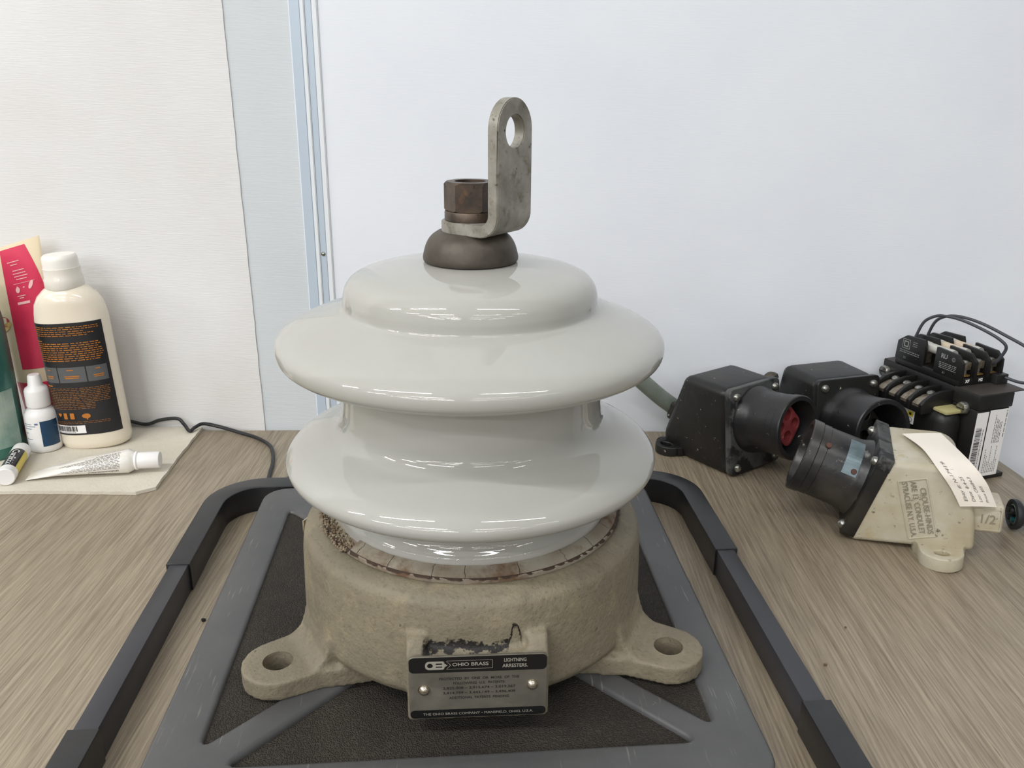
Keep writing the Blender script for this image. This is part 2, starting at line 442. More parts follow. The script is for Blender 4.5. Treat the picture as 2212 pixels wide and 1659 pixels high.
# ------------------------------------------------------------------ setting
struct(obj('floor', box(-6, 5, -9, 1.1, -0.80, -0.75), M_FLOOR))
struct(obj('ceiling', box(-6, 5, -9, 1.1, CEIL, CEIL + 0.05), M_CEIL))
WY = lambda x: 0.8797 + 0.0125 * x
wall_rot = math.atan(0.0125)
def on_wall(name, x0, x1, z0, z1, t, m, lean0=0, lean1=0, bev=0):
    """upright slab standing t proud of the back wall line; lean shifts the upper end of each side edge sideways."""
    b = bmesh.new()
    pts = [(x0, z0), (x1, z0), (x1 + lean1, z1), (x0 + lean0, z1)]
    fr = [b.verts.new((x, WY(x) - t, z)) for x, z in pts]; bk = [b.verts.new((x, WY(x) + 0.02, z)) for x, z in pts]
    b.faces.new(fr); b.faces.new(bk[::-1])
    for i in range(4): b.faces.new((fr[i], bk[i], bk[(i + 1) % 4], fr[(i + 1) % 4]))
    bmesh.ops.recalc_face_normals(b, faces=b.faces)
    if bev: bmesh.ops.bevel(b, geom=[e for e in b.edges], offset=bev, segments=2, affect='EDGES')
    return struct(obj(name, b, m, smooth=30))
on_wall('wall_back', -0.2145, 5, -0.75, CEIL, 0.0, W_BLUE)
on_wall('wall_side', -0.30, -0.2145, -0.75, CEIL, 0.0, W_GREY)
# ribbed wallcovering panel, its right edge slightly torn
b = bmesh.new(); rnd = random.Random(3)
edge = []
z = -0.75
while z < CEIL:
    base = -0.2724 - 0.0086 * max(0, z) + (rnd.uniform(-0.0004, 0.0003))
    edge.append((base, z)); z += 0.012 if 0 <= z < 0.6 else 0.2
edge.append((-0.29, CEIL))
poly = [(-6, CEIL), (-6, -0.75)] + edge
fr = [b.verts.new((x, WY(x) - 0.0014, z)) for x, z in poly]; bk = [b.verts.new((x, WY(x) + 0.02, z)) for x, z in poly]
b.faces.new(fr); b.faces.new(bk[::-1])
for i in range(len(poly)): b.faces.new((fr[i], bk[i], bk[(i + 1) % len(poly)], fr[(i + 1) % len(poly)]))
bmesh.ops.recalc_face_normals(b, faces=b.faces)
struct(obj('wall_left', b, W_CANVAS, smooth=30))
on_wall('trim_1', -0.2132, -0.2032, 0.0, CEIL, 0.0022, M_STRIP, bev=0.0006)
on_wall('trim_2', -0.2030, -0.1988, 0.0, CEIL, 0.0030, M_STRIPW, bev=0.0008)
tr3 = on_wall('trim_3', -0.1986, -0.1922, 0.0, CEIL, 0.0018, M_STRIP, bev=0.0004)
on_wall('trim_4', -0.1920, -0.1868, 0.0, CEIL, 0.0024, M_STRIPW, bev=0.0008)
sc = obj('screw', lathe([(0, 0.0016), (0.0012, 0.0014), (0.0021, 0.0006), (0.0023, 0)], 16, frame_M((-0.1957, WY(-0.1957) - 0.0018, 0.1953), (1, 0, 0), (0.0125, -1, 0))), M_SCREW, tr3)

# ------------------------------------------------------------------ table
tb = thing('work_table', 'wood-grained laminate table carrying everything in front of the white wall', 'table', (0, 0, -0.75))
xr = lambda y: 0.5032 - 0.0694 * (y - 0.8105)
obj('tabletop', prism([(-1.3, -0.25), (xr(-0.25), -0.25), (xr(0.882), 0.8815), (0.1, 0.8785), (-0.2145, 0.8745), (-0.29, 0.8715), (-1.3, 0.8585)], 0.722, 0.75, bev=0.0012), M_TABLE, tb)
for x, y in ((-1.22, -0.18), (0.50, -0.18), (-1.22, 0.80), (0.43, 0.80)):
    obj('leg', box(x - 0.025, x + 0.025, y - 0.025, y + 0.025, 0, 0.7225, 0.004), M_LEG, tb)

# ------------------------------------------------------------------ bumper frame and platform (both turned 4 degrees)
TH = math.radians(4.0)
bf = thing('bumper_frame', 'low black rectangular rail frame with wider corner sleeves around the grey platform', 'frame', (0, 0, 0), TH)
def ring_sector(cx, cy, ro, ri, a0, a1, n=14): return circle(cx, cy, ro, n, a0, a1, True) + circle(cx, cy, ri, n, a1, a0, True)
YB, YF = 0.7155, 0.262          # outer back and front of the frame
def corner(sx, sy):
    """rounded corner sleeve with two straight ends, built for the quadrant sx, sy."""
    xo, xi = 0.2165, 0.1990
    yo = YB + 0.0015 if sy > 0 else YF - 0.0015; yi = yo - sy * 0.0190
    ye = 0.5705 if sy > 0 else 0.3975
    xe = 0.125
    ro, ri = 0.047, 0.031
    q = circle(xo - ro, 0, ro, 14, 0, PI / 2, True)
    out = [(x, (yo - sy * ro) + sy * y) for x, y in q]
    q = circle(xi - ri, 0, ri, 14, PI / 2, 0, True)
    inn = [(x, (yi - sy * ri) + sy * y) for x, y in q]
    poly = [(xo, ye)] + out + [(xe, yo), (xe, yi)] + inn + [(xi, ye)]
    return [(sx * x, y) for x, y in poly]
for sx in (-1, 1):
    for sy in (1, -1):
        obj('corner_sleeve', shape2d(corner(sx, sy), [], 0.0, 0.0232, 0.0008), M_SLEEVE, bf)
for sx in (-1, 1):
    obj('side_rail', box(min(sx * 0.2003, sx * 0.2140), max(sx * 0.2003, sx * 0.2140), 0.39, 0.578, 0.0, 0.0222, 0.0006), M_RAIL, bf)
obj('end_rail', box(-0.13, 0.13, YB - 0.0150, YB - 0.0012, 0.0, 0.0222, 0.0006), M_RAIL, bf)
obj('end_rail', box(-0.13, 0.13, YF + 0.0012, YF + 0.0150, 0.0, 0.0222, 0.0006), M_RAIL, bf)

pf = thing('platform', 'scuffed grey plastic platform with X ribs and black pebbled inset panels', 'platform', (0, 0, 0), TH)
ZP = 0.028
outline = rrect(-0.1655, 0.1655, 0.333, 0.686, 0.020, 6)
tris = [  # inset panel outlines: left, right, front, back
    [(-0.1375, 0.3755), (-0.1385, 0.6440), (-0.006, 0.5100)],
    [(0.1395, 0.3770), (0.1405, 0.6440), (0.010, 0.5100)],
    [(-0.1215, 0.3605), (0.002, 0.4960), (0.1265, 0.3645)],
    [(-0.1215, 0.6600), (0.002, 0.5240), (0.1265, 0.6600)]]
holes = [roundpoly(t, [0.0025, 0.0025, 0.012] if i < 2 else [0.003, 0.012, 0.003]) for i, t in enumerate(tris)]
obj('platform_shell', shape2d(outline, holes, 0.004, ZP, 0.0032), M_PLAT, pf)
for i, t in enumerate(tris):
    c = sum((Vector(p) for p in t), Vector((0, 0))) / 3
    big = [tuple(Vector(p) + (Vector(p) - c).normalized() * 0.004) for p in t]
    obj('inset_panel', prism(big, 0.006, 0.0255 if i != 2 else 0.0245), M_MAT, pf, smooth=0)
for x in (-0.14, 0.14):
    for y in (0.36, 0.66): obj('foot', lathe([(0, 0), (0.012, 0), (0.012, 0.0045), (0, 0.0045)], 20, Matrix.Translation((x, y, 0))), M_BLACK, pf)

# ------------------------------------------------------------------ lightning arrester
AX, AY = -0.0245, 0.490
la = thing('lightning_arrester', 'large pale porcelain insulator with two wide sheds on a grey three-lugged metal base', 'insulator', (AX, AY, ZP))
Z = lambda z: z - ZP
prof = [(0.0, 0.2648), (0.026, 0.2645), (0.045, 0.2626), (0.0595, 0.2600), (0.0680, 0.2566), (0.0723, 0.2518), (0.0739, 0.2465), (0.0742, 0.2425), (0.0746, 0.2404), (0.0758, 0.2393), (0.0790, 0.2380),
        (0.0900, 0.2340), (0.1010, 0.2297), (0.1085, 0.2258), (0.1126, 0.2220), (0.1138, 0.2180), (0.1125, 0.2132), (0.1085, 0.2104), (0.1035, 0.2106), (0.0950, 0.2135), (0.0860, 0.2155),
        (0.0805, 0.2140), (0.0785, 0.2098), (0.0781, 0.2000), (0.0780, 0.1900), (0.0784, 0.1795), (0.0800, 0.1718), (0.0845, 0.1668), (0.0925, 0.1630), (0.1010, 0.1590), (0.1072, 0.1556),
        (0.1112, 0.1516), (0.1126, 0.1482), (0.1114, 0.1438), (0.1075, 0.1410), (0.1025, 0.1406), (0.0950, 0.1422), (0.0870, 0.1430), (0.0815, 0.1410), (0.0792, 0.1370), (0.0789, 0.1300),
        (0.0800, 0.1235), (0.0826, 0.1190), (0.0842, 0.1162), (0.0842, 0.1080)]
pr = [(p.x, p.y) for p in spline([(r, Z(z), 0) for r, z in prof], 5)]
obj('porcelain_insulator', lathe([(max(0, r), z) for r, z in pr], 160), M_PORC, la, smooth=80)
# base casting: body, boss, three lugs, gussets fused into one surface
PHI = math.radians(-86)
b = lathe([(0, 0.0125), (0.098, 0.0125), (0.1045, 0.0145), (0.1076, 0.020), (0.1074, 0.032), (0.1066, 0.062), (0.1060, 0.068), (0.1050, 0.0735), (0.1020, 0.0768), (0.0975, 0.0790), (0.0930, 0.0806), (0.0915, 0.079), (0.0908, 0.074), (0, 0.072)], 96)
LUG_A = [math.radians(a) for a in (-148, -23.5, 94)]
LR = 0.1317
for a in LUG_A:
    M = Matrix.Rotation(a, 4, 'Z')
    out = circle(LR, 0, 0.0210, 20, -PI / 2, PI / 2, True) + [(0.114, 0.0225), (0.102, 0.027), (0.08, 0.034), (0.08, -0.034), (0.102, -0.027), (0.114, -0.0225)]
    prism(out, 0.0, 0.0122, bm=b, M=M)
    prism([(0.088, 0.0005), (0.114, 0.0005), (0.118, 0.0120), (0.110, 0.0185), (0.1065, 0.030), (0.100, 0.045), (0.088, 0.045)], -0.021, 0.021, 'Y', bm=b, M=M)
Mp = Matrix.Rotation(PHI, 4, 'Z')
prism([(0.08, 0.008), (0.1125, 0.008), (0.1125, 0.0465), (0.1075, 0.0490), (0.08, 0.0490)], -0.0375, 0.0375, 'Y', bm=b, M=Mp)
for y0, y1 in ((-0.0378, -0.0275), (0.0265, 0.0378)):
    prism([(0.08, 0.009), (0.1126, 0.009), (0.1126, 0.0470), (0.1090, 0.0520), (0.1060, 0.0565), (0.08, 0.0565)], y0, y1, 'Y', bm=b, M=Mp)
o = tmp(b)
m = o.modifiers.new('r', 'REMESH'); m.mode = 'VOXEL'; m.voxel_size = 0.0013
m = o.modifiers.new('s', 'SMOOTH'); m.factor = 0.5; m.iterations = 6
bpy.context.view_layer.update(); me = eval_mesh(o); bpy.data.objects.remove(o)
cut = [lathe([(0, -0.01), (0.0088, -0.01), (0.0088, 0.03), (0, 0.03)], 32, Matrix.Rotation(a, 4, 'Z') @ Matrix.Translation((LR, 0, 0))) for a in LUG_A]
me = boolean(me, cut, 'DIFFERENCE')
obj('base_casting', me, M_CAST, la, smooth=50)
# cement ring, with a broken-out stretch on the left
b = bmesh.new(); rnd = random.Random(5); seg = 150; rr = []
cem = [(0.0832, 0.0845), (0.0846, 0.0862), (0.0870, 0.0851), (0.0900, 0.0836), (0.0924, 0.0818), (0.0922, 0.074)]
for i in range(seg):
    a = 2 * PI * i / seg; deg = math.degrees(a)
    broken = 186 < deg < 222
    rr.append([b.verts.new(((r + rnd.uniform(-1, 1) * 0.0002) * math.cos(a), (r + rnd.uniform(-1, 1) * 0.0002) * math.sin(a), z - (0.0030 + rnd.uniform(0, 0.001) if broken and 0 < j < 5 else 0) + rnd.uniform(-1, 1) * 0.00015)) for j, (r, z) in enumerate(cem)])
for i in range(seg):
    a, c = rr[i], rr[(i + 1) % seg]
    for j in range(len(cem) - 1): b.faces.new((a[j], c[j], c[j + 1], a[j + 1]))
bmesh.ops.recalc_face_normals(b, faces=b.faces)
cm = obj('cement_joint', b, M_CEM, la, smooth=40, label='stained cracked cement ring')
# rough broken chunk in the gap
b = bmesh.new()
for i in range(420):
    a = math.radians(rnd.uniform(186, 222)); r = rnd.uniform(0.0850, 0.0955); s = rnd.uniform(0.0004, 0.0011)
    bmesh.ops.create_icosphere(b, subdivisions=1, radius=s, matrix=Matrix.Translation((r * math.cos(a), r * math.sin(a), 0.0812 + rnd.uniform(0, 0.0014))))
cr = obj('cement_rubble', b, M_CEMR, cm, smooth=0); cr['kind'] = 'stuff'
for deg in (-133, -118, -101.5, -90, -71, -52, -38, -24, 20, 160):
    b = bmesh.new(); pts = [(0.0848, 0.0861), (0.0865, 0.0853), (0.0885, 0.0843), (0.0905, 0.0833), (0.0922, 0.0819)]
    vs = []
    for k, (r, z) in enumerate(pts):
        a = math.radians(deg) + rnd.uniform(-0.008, 0.008); w = rnd.uniform(0.00008, 0.00018) / r
        vs.append([b.verts.new((r * math.cos(a + s * w), r * math.sin(a + s * w), z + 0.00025)) for s in (-1, 1)])
    for p, q in zip(vs, vs[1:]): b.faces.new((p[0], q[0], q[1], p[1]))
    obj('crack', b, M_CRACK, cm, smooth=0)
b = bmesh.new(); vs = []        # dark gap line between cement and casting
for i in range(121):
    a = math.radians(-180 + 180 * i / 120); w = rnd.uniform(-0.0011, 0.0010)
    vs.append([b.verts.new((r * math.cos(a), r * math.sin(a), z)) for r, z in ((0.0916, 0.0827), (0.0928 + w, 0.0817))])
for p, q in zip(vs, vs[1:]): b.faces.new((p[0], q[0], q[1], p[1]))
obj('joint_line', b, M_CRACK, cm, smooth=0)
# terminal cap
obj('terminal_cap', lathe([(p.x, p.y) for p in spline([(0.0, Z(0.2822), 0), (0.0165, Z(0.2822), 0), (0.0200, Z(0.2812), 0), (0.0232, Z(0.2786), 0), (0.0254, Z(0.2750), 0), (0.0267, Z(0.2712), 0), (0.0275, Z(0.2672), 0), (0.0268, Z(0.2652), 0), (0.0245, Z(0.2648), 0), (0.022, Z(0.266), 0)], 4)], 72), M_CAP, la, smooth=60)
# bent bracket
A1 = math.radians(-34); D = 0.0304; T = 0.0066; zf = Z(0.2816); WB = 0.0165
ro, ri = 0.0125, 0.0059
L = [(-0.03, zf)] + circle(D - ro, zf + ro, ro, 10, -PI / 2, 0, True) + [(D, zf + 0.08), (D - T, zf + 0.08)] + circle(D - ro, zf + ro, ri, 10, 0, -PI / 2, True) + [(-0.03, zf + T)]
strap = prism(L, -WB, WB, 'Y')
hz = Z(0.3374)
foot_keep = prism(circle(0, 0, WB, 28, PI / 2, 1.5 * PI, True) + [(0.05, -WB), (0.05, WB)], zf - 0.01, zf + 0.1)
arm_keep = prism([(-WB, zf - 0.05), (WB, zf - 0.05)] + circle(0, hz + 0.0008, WB, 28, 0.0, PI, True), -0.05, 0.05, 'X')
me = boolean(strap, [foot_keep, arm_keep], 'INTERSECT')
hole = lathe([(0, -0.05), (0.0086, -0.05), (0.0086, 0.05), (0, 0.05)], 40, frame_M((0, 0, hz), (0, 1, 0), (1, 0, 0)))
me = boolean(me, [hole], 'DIFFERENCE')
b = bmesh.new(); b.from_mesh(me); bmesh.ops.remove_doubles(b, verts=b.verts, dist=1e-5)
es = [e for e in b.edges if len(e.link_faces) == 2 and e.calc_face_angle() > 0.9]
bmesh.ops.bevel(b, geom=es, offset=0.0005, segments=2, affect='EDGES')
bmesh.ops.transform(b, matrix=Matrix.Rotation(A1, 4, 'Z'), verts=b.verts)
obj('terminal_bracket', b, M_BRK, la, smooth=40, label='bent grey strap with a round eye')
obj('washer', lathe([(0.009, Z(0.2882)), (0.0143, Z(0.2882)), (0.0147, Z(0.2887)), (0.0147, Z(0.2928)), (0.0143, Z(0.2935)), (0.009, Z(0.2935))], 40), M_NUT, la)
nut = shape2d([(0.0149 * math.cos(math.radians(-90 + 30 + 60 * k - 1)), 0.0149 * math.sin(math.radians(-90 + 30 + 60 * k - 1))) for k in range(6)], [circle(0, 0, 0.0088, 32)], Z(0.2937), Z(0.3098))
barrel = lathe([(0, Z(0.2930)), (0.0134, Z(0.2930)), (0.0152, Z(0.2948)), (0.0152, Z(0.3080)), (0.0131, Z(0.3102)), (0, Z(0.3102))], 48)
obj('hex_nut', boolean(nut, [barrel], 'INTERSECT'), M_NUT, la, smooth=25)
obj('threaded_stud', lathe([(0, Z(0.3050))] + [(0.0086 - 0.0006 * (k % 2), Z(0.3045 - 0.0008 * k)) for k in range(14)] + [(0.008, Z(0.28)), (0, Z(0.28))], 32), M_CAP, la, smooth=20)
# nameplate
PW, PH = 0.0732, 0.0400; pr0 = 0.1146
pc = Vector((pr0 * math.cos(PHI), pr0 * math.sin(PHI), 0.0308)); pn = Vector((math.cos(PHI), math.sin(PHI), -0.03)).normalized()
px = Vector((-math.sin(PHI), math.cos(PHI), 0)); py = pn.cross(px).normalized()
Mpl = frame_M(pc, px, pn)
npn = obj('nameplate', shape2d(rrect(-PW / 2, PW / 2, -PH / 2, PH / 2, 0.003), [circle(-PW / 2 + 0.0078, -0.0012, 0.0032, 20)], -0.0016, 0, 0.0002, Mpl), M_PLATE, la, label='silver plate with black bands and patent text')
pfn = plane_fn(pc, px, py, 0.00012); pfn2 = plane_fn(pc, px, py, 0.00024)
f = Flat()
f.poly(rrect(-PW / 2 + 0.0003, PW / 2 - 0.0003, PH / 2 - 0.0100, PH / 2 - 0.0003, 0.0026), pfn)
f.poly(rrect(-PW / 2 + 0.0003, PW / 2 - 0.0003, -PH / 2 + 0.0003, -PH / 2 + 0.0056, 0.0022), pfn)
f.build('black_band', M_PBLK, npn)
yt = PH / 2 - 0.0053; f = Flat()
f.text('OHIO BRASS', 0.0030, -0.0136, yt + 0.0002, pfn2, width=0.0190, bold=0.00006)
f.build('maker_lettering', M_PTXT, npn); f = Flat()
f.text('LIGHTNING', 0.0030, 0.0195, yt + 0.0020, pfn2, 'CENTER', width=0.0118, bold=0.00006)
f.text('ARRESTERS.', 0.0030, 0.0195, yt - 0.0016, pfn2, 'CENTER', width=0.0134, bold=0.00006)
f.build('product_lettering', M_PTXT, npn); f = Flat()
f.text('THE OHIO BRASS COMPANY \u2022 MANSFIELD, OHIO, U.S.A.', 0.0022, 0, -PH / 2 + 0.0028, pfn2, 'CENTER', width=0.0590)
f.build('footer_lettering', M_PTXT, npn); f = Flat()
lw = 0.0002                       # arrow box round the name
for x0, x1, y0, y1 in ((-0.0166, 0.0076, yt + 0.0026, yt + 0.0026 + lw), (-0.0166, 0.0076, yt - 0.0027, yt - 0.0027 + lw), (0.0074, 0.0076, yt - 0.0027, yt + 0.0028)): f.rect(x0, x1, y0, y1, pfn2)
f.poly(((-0.0168, yt + 0.0028), (-0.0166, yt + 0.0024), (-0.0146, yt), (-0.0142, yt)), pfn2); f.poly(((-0.0168, yt - 0.0028), (-0.0142, yt), (-0.0146, yt), (-0.0166, yt - 0.0024)), pfn2)
f.build('arrow_box', M_PTXT, npn)
# monogram: ring O joined to an arrow-tailed B
logo = shape2d(roundpoly([(-0.0278, yt - 0.0026), (-0.0180, yt - 0.0026), (-0.0176, yt - 0.0010), (-0.0160, yt), (-0.0176, yt + 0.0010), (-0.0180, yt + 0.0026), (-0.0278, yt + 0.0026)], [0.0025, 0.0012, 0.0001, 0.0001, 0.0001, 0.0012, 0.0025]),
               [circle(-0.0252, yt, 0.0015, 18), rrect(-0.0222, -0.0188, yt + 0.0005, yt + 0.0014, 0.0003), rrect(-0.0222, -0.0188, yt - 0.0014, yt - 0.0005, 0.0003)], 0.0002, 0.0004, 0, Mpl)
obj('monogram', logo, M_PTXT, npn, smooth=0)
f = Flat()
for s, y, w in (('PROTECTED  BY  ONE  OR  MORE  OF  THE', 0.0057, 0.0425), ('FOLLOWING  U.S.  PATENTS:', 0.0027, 0.0275), ('2,825,008 \u2013 2,915,674 \u2013 3,019,367', -0.0004, 0.0385), ('3,414,759 \u2013 3,443,149 \u2013 3,496,409', -0.0036, 0.0385), ('ADDITIONAL  PATENTS  PENDING', -0.0068, 0.0320)):
    f.text(s, 0.0022, 0.0005, y, pfn, 'CENTER', width=w, bold=0.00003)
f.build('patent_text', M_INK, npn)
for x, y in ((-PW / 2 + 0.0080, -0.0012), (PW / 2 - 0.0078, 0.0002)):
    obj('rivet', lathe([(0, 0.0024), (0.0014, 0.0022), (0.0026, 0.0014), (0.0032, 0.0), (0.0032, -0.004), (0, -0.004)], 28, Mpl @ Matrix.Translation((x, y, 0))), M_RIVET, npn, smooth=50)
# thin bright metal tab sticking out behind the left of the base
obj('metal_tab', box(-0.0012, 0.0, -0.005, 0.007, -0.012, 0.0, 0.0004, M=Matrix.Translation((-0.1065, 0.002, 0.068)) @ Matrix.Rotation(math.radians(-20), 4, 'Z')), M_RIVET, la)

# ------------------------------------------------------------------ toiletries on the left
tw_edge = []
rnd = random.Random(11)
pts = [(-0.3405, 0.8715), (-0.3375, 0.80), (-0.3330, 0.722), (-0.3475, 0.7115), (-0.42, 0.7120), (-0.50, 0.7095), (-0.66, 0.708), (-0.66, 0.866), (-0.50, 0.868)]
dense = []
for i in range(len(pts)):
    a, c = Vector(pts[i]), Vector(pts[(i + 1) % len(pts)])
    n = max(2, int((c - a).length / 0.006))
    for k in range(n):
        p = a.lerp(c, k / n); dense.append((p.x + rnd.uniform(-1, 1) * 0.0005, p.y + rnd.uniform(-1, 1) * 0.0005))
tw = tag(obj('paper_towel', prism(dense, 0.0002, 0.0034), M_TOWEL, smooth=0), 'folded off-white paper towel lying on the table under the toiletries', 'paper towel')
TZ = 0.0035

# lotion bottle
lb = thing('lotion_bottle', 'tall cream lotion bottle with a black label and orange print', 'bottle', (-0.4345, 0.828, TZ), math.radians(7), ry=math.radians(-2.6))
BA, BB = 0.0345, 0.0215
bp = [(0.0, 0.0), (0.88, 0.0), (0.96, 0.002), (1.0, 0.008), (1.0, 0.03), (1.0, 0.10), (1.0, 0.136), (0.985, 0.143), (0.93, 0.151), (0.80, 0.159), (0.62, 0.165), (0.50, 0.168), (0.47, 0.1695)]
b = bmesh.new(); rings = []
def oval(s, z, n=56):
    e = 2.35 if z < 0.14 else 2.1
    k = max(0, min(1, (z - 0.145) / 0.022)); bb = BB + (BA - BB) * 0.55 * k
    return [(BA * s * math.copysign(abs(math.cos(t)) ** (2 / e), math.cos(t)), bb * s * math.copysign(abs(math.sin(t)) ** (2 / e), math.sin(t)), z) for t in (2 * PI * i / n for i in range(n))]
for s, z in bp[1:]: rings.append([b.verts.new(p) for p in oval(s, z)])
for p, q in zip(rings, rings[1:]):
    for i in range(56): b.faces.new((p[i], p[(i + 1) % 56], q[(i + 1) % 56], q[i]))
b.faces.new(rings[0][::-1]); b.faces.new(rings[-1])
obj('bottle_body', b, M_LOTION, lb, smooth=50)
obj('clear_collar', lathe([(0, 0.166), (0.0175, 0.166), (0.0182, 0.168), (0.0180, 0.176), (0.0172, 0.1775), (0.0172, 0.186), (0, 0.186)], 40), M_CLEAR, lb, label='frosted clear cap skirt')
obj('flip_cap', lathe([(0, 0.182), (0.0166, 0.182), (0.0164, 0.194), (0.0157, 0.1972), (0.0140, 0.1988), (0, 0.1992)], 40), M_CAPW, lb)
def bfn(lift):
    def fn(x, y, z=0):
        # x: arc position across the front measured in metres (about), y: height
        a = x / 0.030; a = max(-1.45, min(1.45, a)); t = -PI / 2 + a; e = 2.35
        p = Vector((BA * math.copysign(abs(math.cos(t)) ** (2 / e), math.cos(t)), BB * math.copysign(abs(math.sin(t)) ** (2 / e), math.sin(t)), y))
        n = Vector((math.cos(t) * BB, math.sin(t) * BA, 0)).normalized(); return p + n * lift
    return fn
f = Flat(); x0, x1 = -0.040, 0.0325
for i in range(40):
    a, c = x0 + (x1 - x0) * i / 40, x0 + (x1 - x0) * (i + 1) / 40
    f.poly([(a, 0.017), (c, 0.017), (c, 0.1345), (a, 0.1345)], bfn(0.0003))
lab = f.build('black_label', M_LABEL, lb)
f = Flat()
for k in range(3): f.rect(-0.0335 + k * 0.0208, -0.0335 + k * 0.0208 + 0.0198, 0.0735, 0.0895, bfn(0.0005), 8)
f.build('grey_panel', M_LGREY, lab)
rnd = random.Random(21); f = Flat(); F1 = bfn(0.0007)
for i, y in enumerate((0.1305, 0.1285, 0.1262, 0.1240, 0.1220)): f.scribble(-0.033, 0.027, y, 0.0010, F1, rnd, (1, 1, 0.75, 0.9, 0.8)[i])
f.rect(-0.033, -0.024, 0.1158, 0.1168, F1, 2)
for i in range(9): f.scribble(-0.033, 0.028, 0.1140 - i * 0.0022, 0.0011, F1, rnd, rnd.uniform(0.9, 1))
for k in range(3):
    for y, w in ((0.0865, 0.0045), (0.0800, 0.010), (0.0782, 0.009)): f.rect(-0.0235 + k * 0.0208 - w / 2, -0.0235 + k * 0.0208 + w / 2, y - 0.0005, y + 0.0005, F1, 3)
f.rect(-0.033, -0.023, 0.0690, 0.0702, F1, 2)
f.build('orange_print', M_ORANGE, lab); f = Flat()
f.poly(circle(0.0015, 0.0375, 0.0026, 18), F1); f.rect(0.0011, 0.0019, 0.0335, 0.0362, F1)
for x in (-0.015, -0.0085): f.poly(rrect(x - 0.0019, x + 0.0019, 0.0345, 0.0410, 0.0008), F1)
f.text('\u2665', 0.004, -0.0215, 0.0385, F1, 'CENTER')
f.build('orange_symbols', M_ORANGE, lab)
f = Flat()
for i in range(13): f.scribble(-0.033, 0.028, 0.0672 - i * 0.0018, 0.00095, F1, rnd, rnd.uniform(0.93, 1) if i < 9 else 0.7)
for y in (0.0315, 0.0298, 0.0280): f.scribble(-0.033, 0.026, y, 0.0008, F1, rnd, 0.9 if y > 0.029 else 0.3)
f.build('fine_print', M_ORANGE2, lab)
f = Flat(); f.rect(-0.0345, -0.0005, 0.0155 + 0.0035, 0.0275, bfn(0.0006), 12); f.build('barcode_panel', M_WHITE, lab)
f = Flat(); barcode(f, -0.0315, -0.006, 0.0212, 0.0268, bfn(0.0009), rnd); f.scribble(-0.0305, -0.008, 0.0200, 0.0008, bfn(0.0009), rnd, 1, 0.6, 0.9); f.build('barcode', M_INK, lab)

# eye-drop bottle
db = thing('dropper_bottle', 'small white dropper bottle with pointed cap and navy label beside the lotion bottle', 'bottle', (-0.4800, 0.8105, TZ))
obj('bottle_body', lathe([(0, 0), (0.0140, 0), (0.0155, 0.0015), (0.0157, 0.005), (0.0157, 0.036), (0.0150, 0.0405), (0.0125, 0.0440), (0.0092, 0.0462), (0.0090, 0.050), (0, 0.050)], 40), M_WPL, db, smooth=50)
b = lathe([(0, 0.0475), (0.0112, 0.0475), (0.0116, 0.049), (0.0114, 0.0635), (0.0102, 0.0665), (0.0078, 0.0680), (0.0068, 0.0695), (0.0060, 0.0785), (0.0052, 0.0800), (0, 0.0802)], 40)
obj('ribbed_cap', b, M_WPL, db, smooth=40)
def cfn(r, lift=0.0002): return lambda x, y, z=0: Vector(((r + lift) * math.cos(x / r - PI / 2), (r + lift) * math.sin(x / r - PI / 2), y))
f = Flat(); f.rect(0.0058, 0.0235, 0.0075, 0.0345, cfn(0.0157), 10); f.build('navy_label', M_NAVY, db)
f = Flat(); q = cfn(0.0157)
for y, w in ((0.0318, 0.009), (0.0296, 0.013), (0.0270, 0.009), (0.0220, 0.004), (0.0155, 0.008)): f.rect(-0.0115, -0.0115 + w, y - 0.0003, y + 0.0003, q, 4)
f.rect(0.0008, 0.0040, 0.0312, 0.0330, q, 2)
f.build('label_print', M_BINK, db)

# lip balm stick lying on the towel
p0, p1 = Vector((-0.4715, 0.7215, TZ + 0.0086)), Vector((-0.4905, 0.7860, TZ + 0.0086))
ax = (p1 - p0).normalized(); LN = (p1 - p0).length
st = thing('lip_balm_stick', 'white and yellow lip balm stick with a black label lying on the towel', 'lip balm', (p0.x, p0.y, TZ))
Ms = frame_M((0, 0, 0.0086), (0, 0, 1), ax)
obj('stick_body', lathe([(0, 0.010), (0.0080, 0.010), (0.0080, LN - 0.0150), (0, LN - 0.0150)], 32, Ms), M_STICK, st)
obj('cap', lathe([(0, LN - 0.016), (0.0084, LN - 0.016), (0.0085, LN - 0.003), (0.0078, LN - 0.0007), (0.006, LN), (0, LN)], 32, Ms), M_WPL, st)
obj('base_end', lathe([(0, 0), (0.0078, 0), (0.0085, 0.0008), (0.0085, 0.0110), (0, 0.0110)], 32, Ms), M_WPL, st)
# print runs along the stick, round its upper side
side = Vector((0, 0, 1)).cross(ax).normalized()   # points to picture left of the stick
def sfn(r):
    def fn(x, y, z=0):      # x along the stick, y around it
        a = y / 0.0085 - 0.06; n = Vector((0, 0, 1)) * math.cos(a) + side * math.sin(a)
        return ax * x + n * r + Vector((0, 0, 0.0086))
    return fn
f = Flat()
for k in range(8): f.rect(0.0115, LN - 0.0165, -0.0076 + k * 0.0019, -0.0076 + (k + 1) * 0.0019, sfn(0.0082))
bl = f.build('black_label', M_LABEL, st)
f = Flat(); f.text('ChapStick', 0.0092, 0.0, 0.0, lambda x, y, z=0: sfn(0.0083)(LN - 0.0195 - x, -y), width=0.0340, bold=0.0001); f.build('label_lettering', M_WHITE, bl)

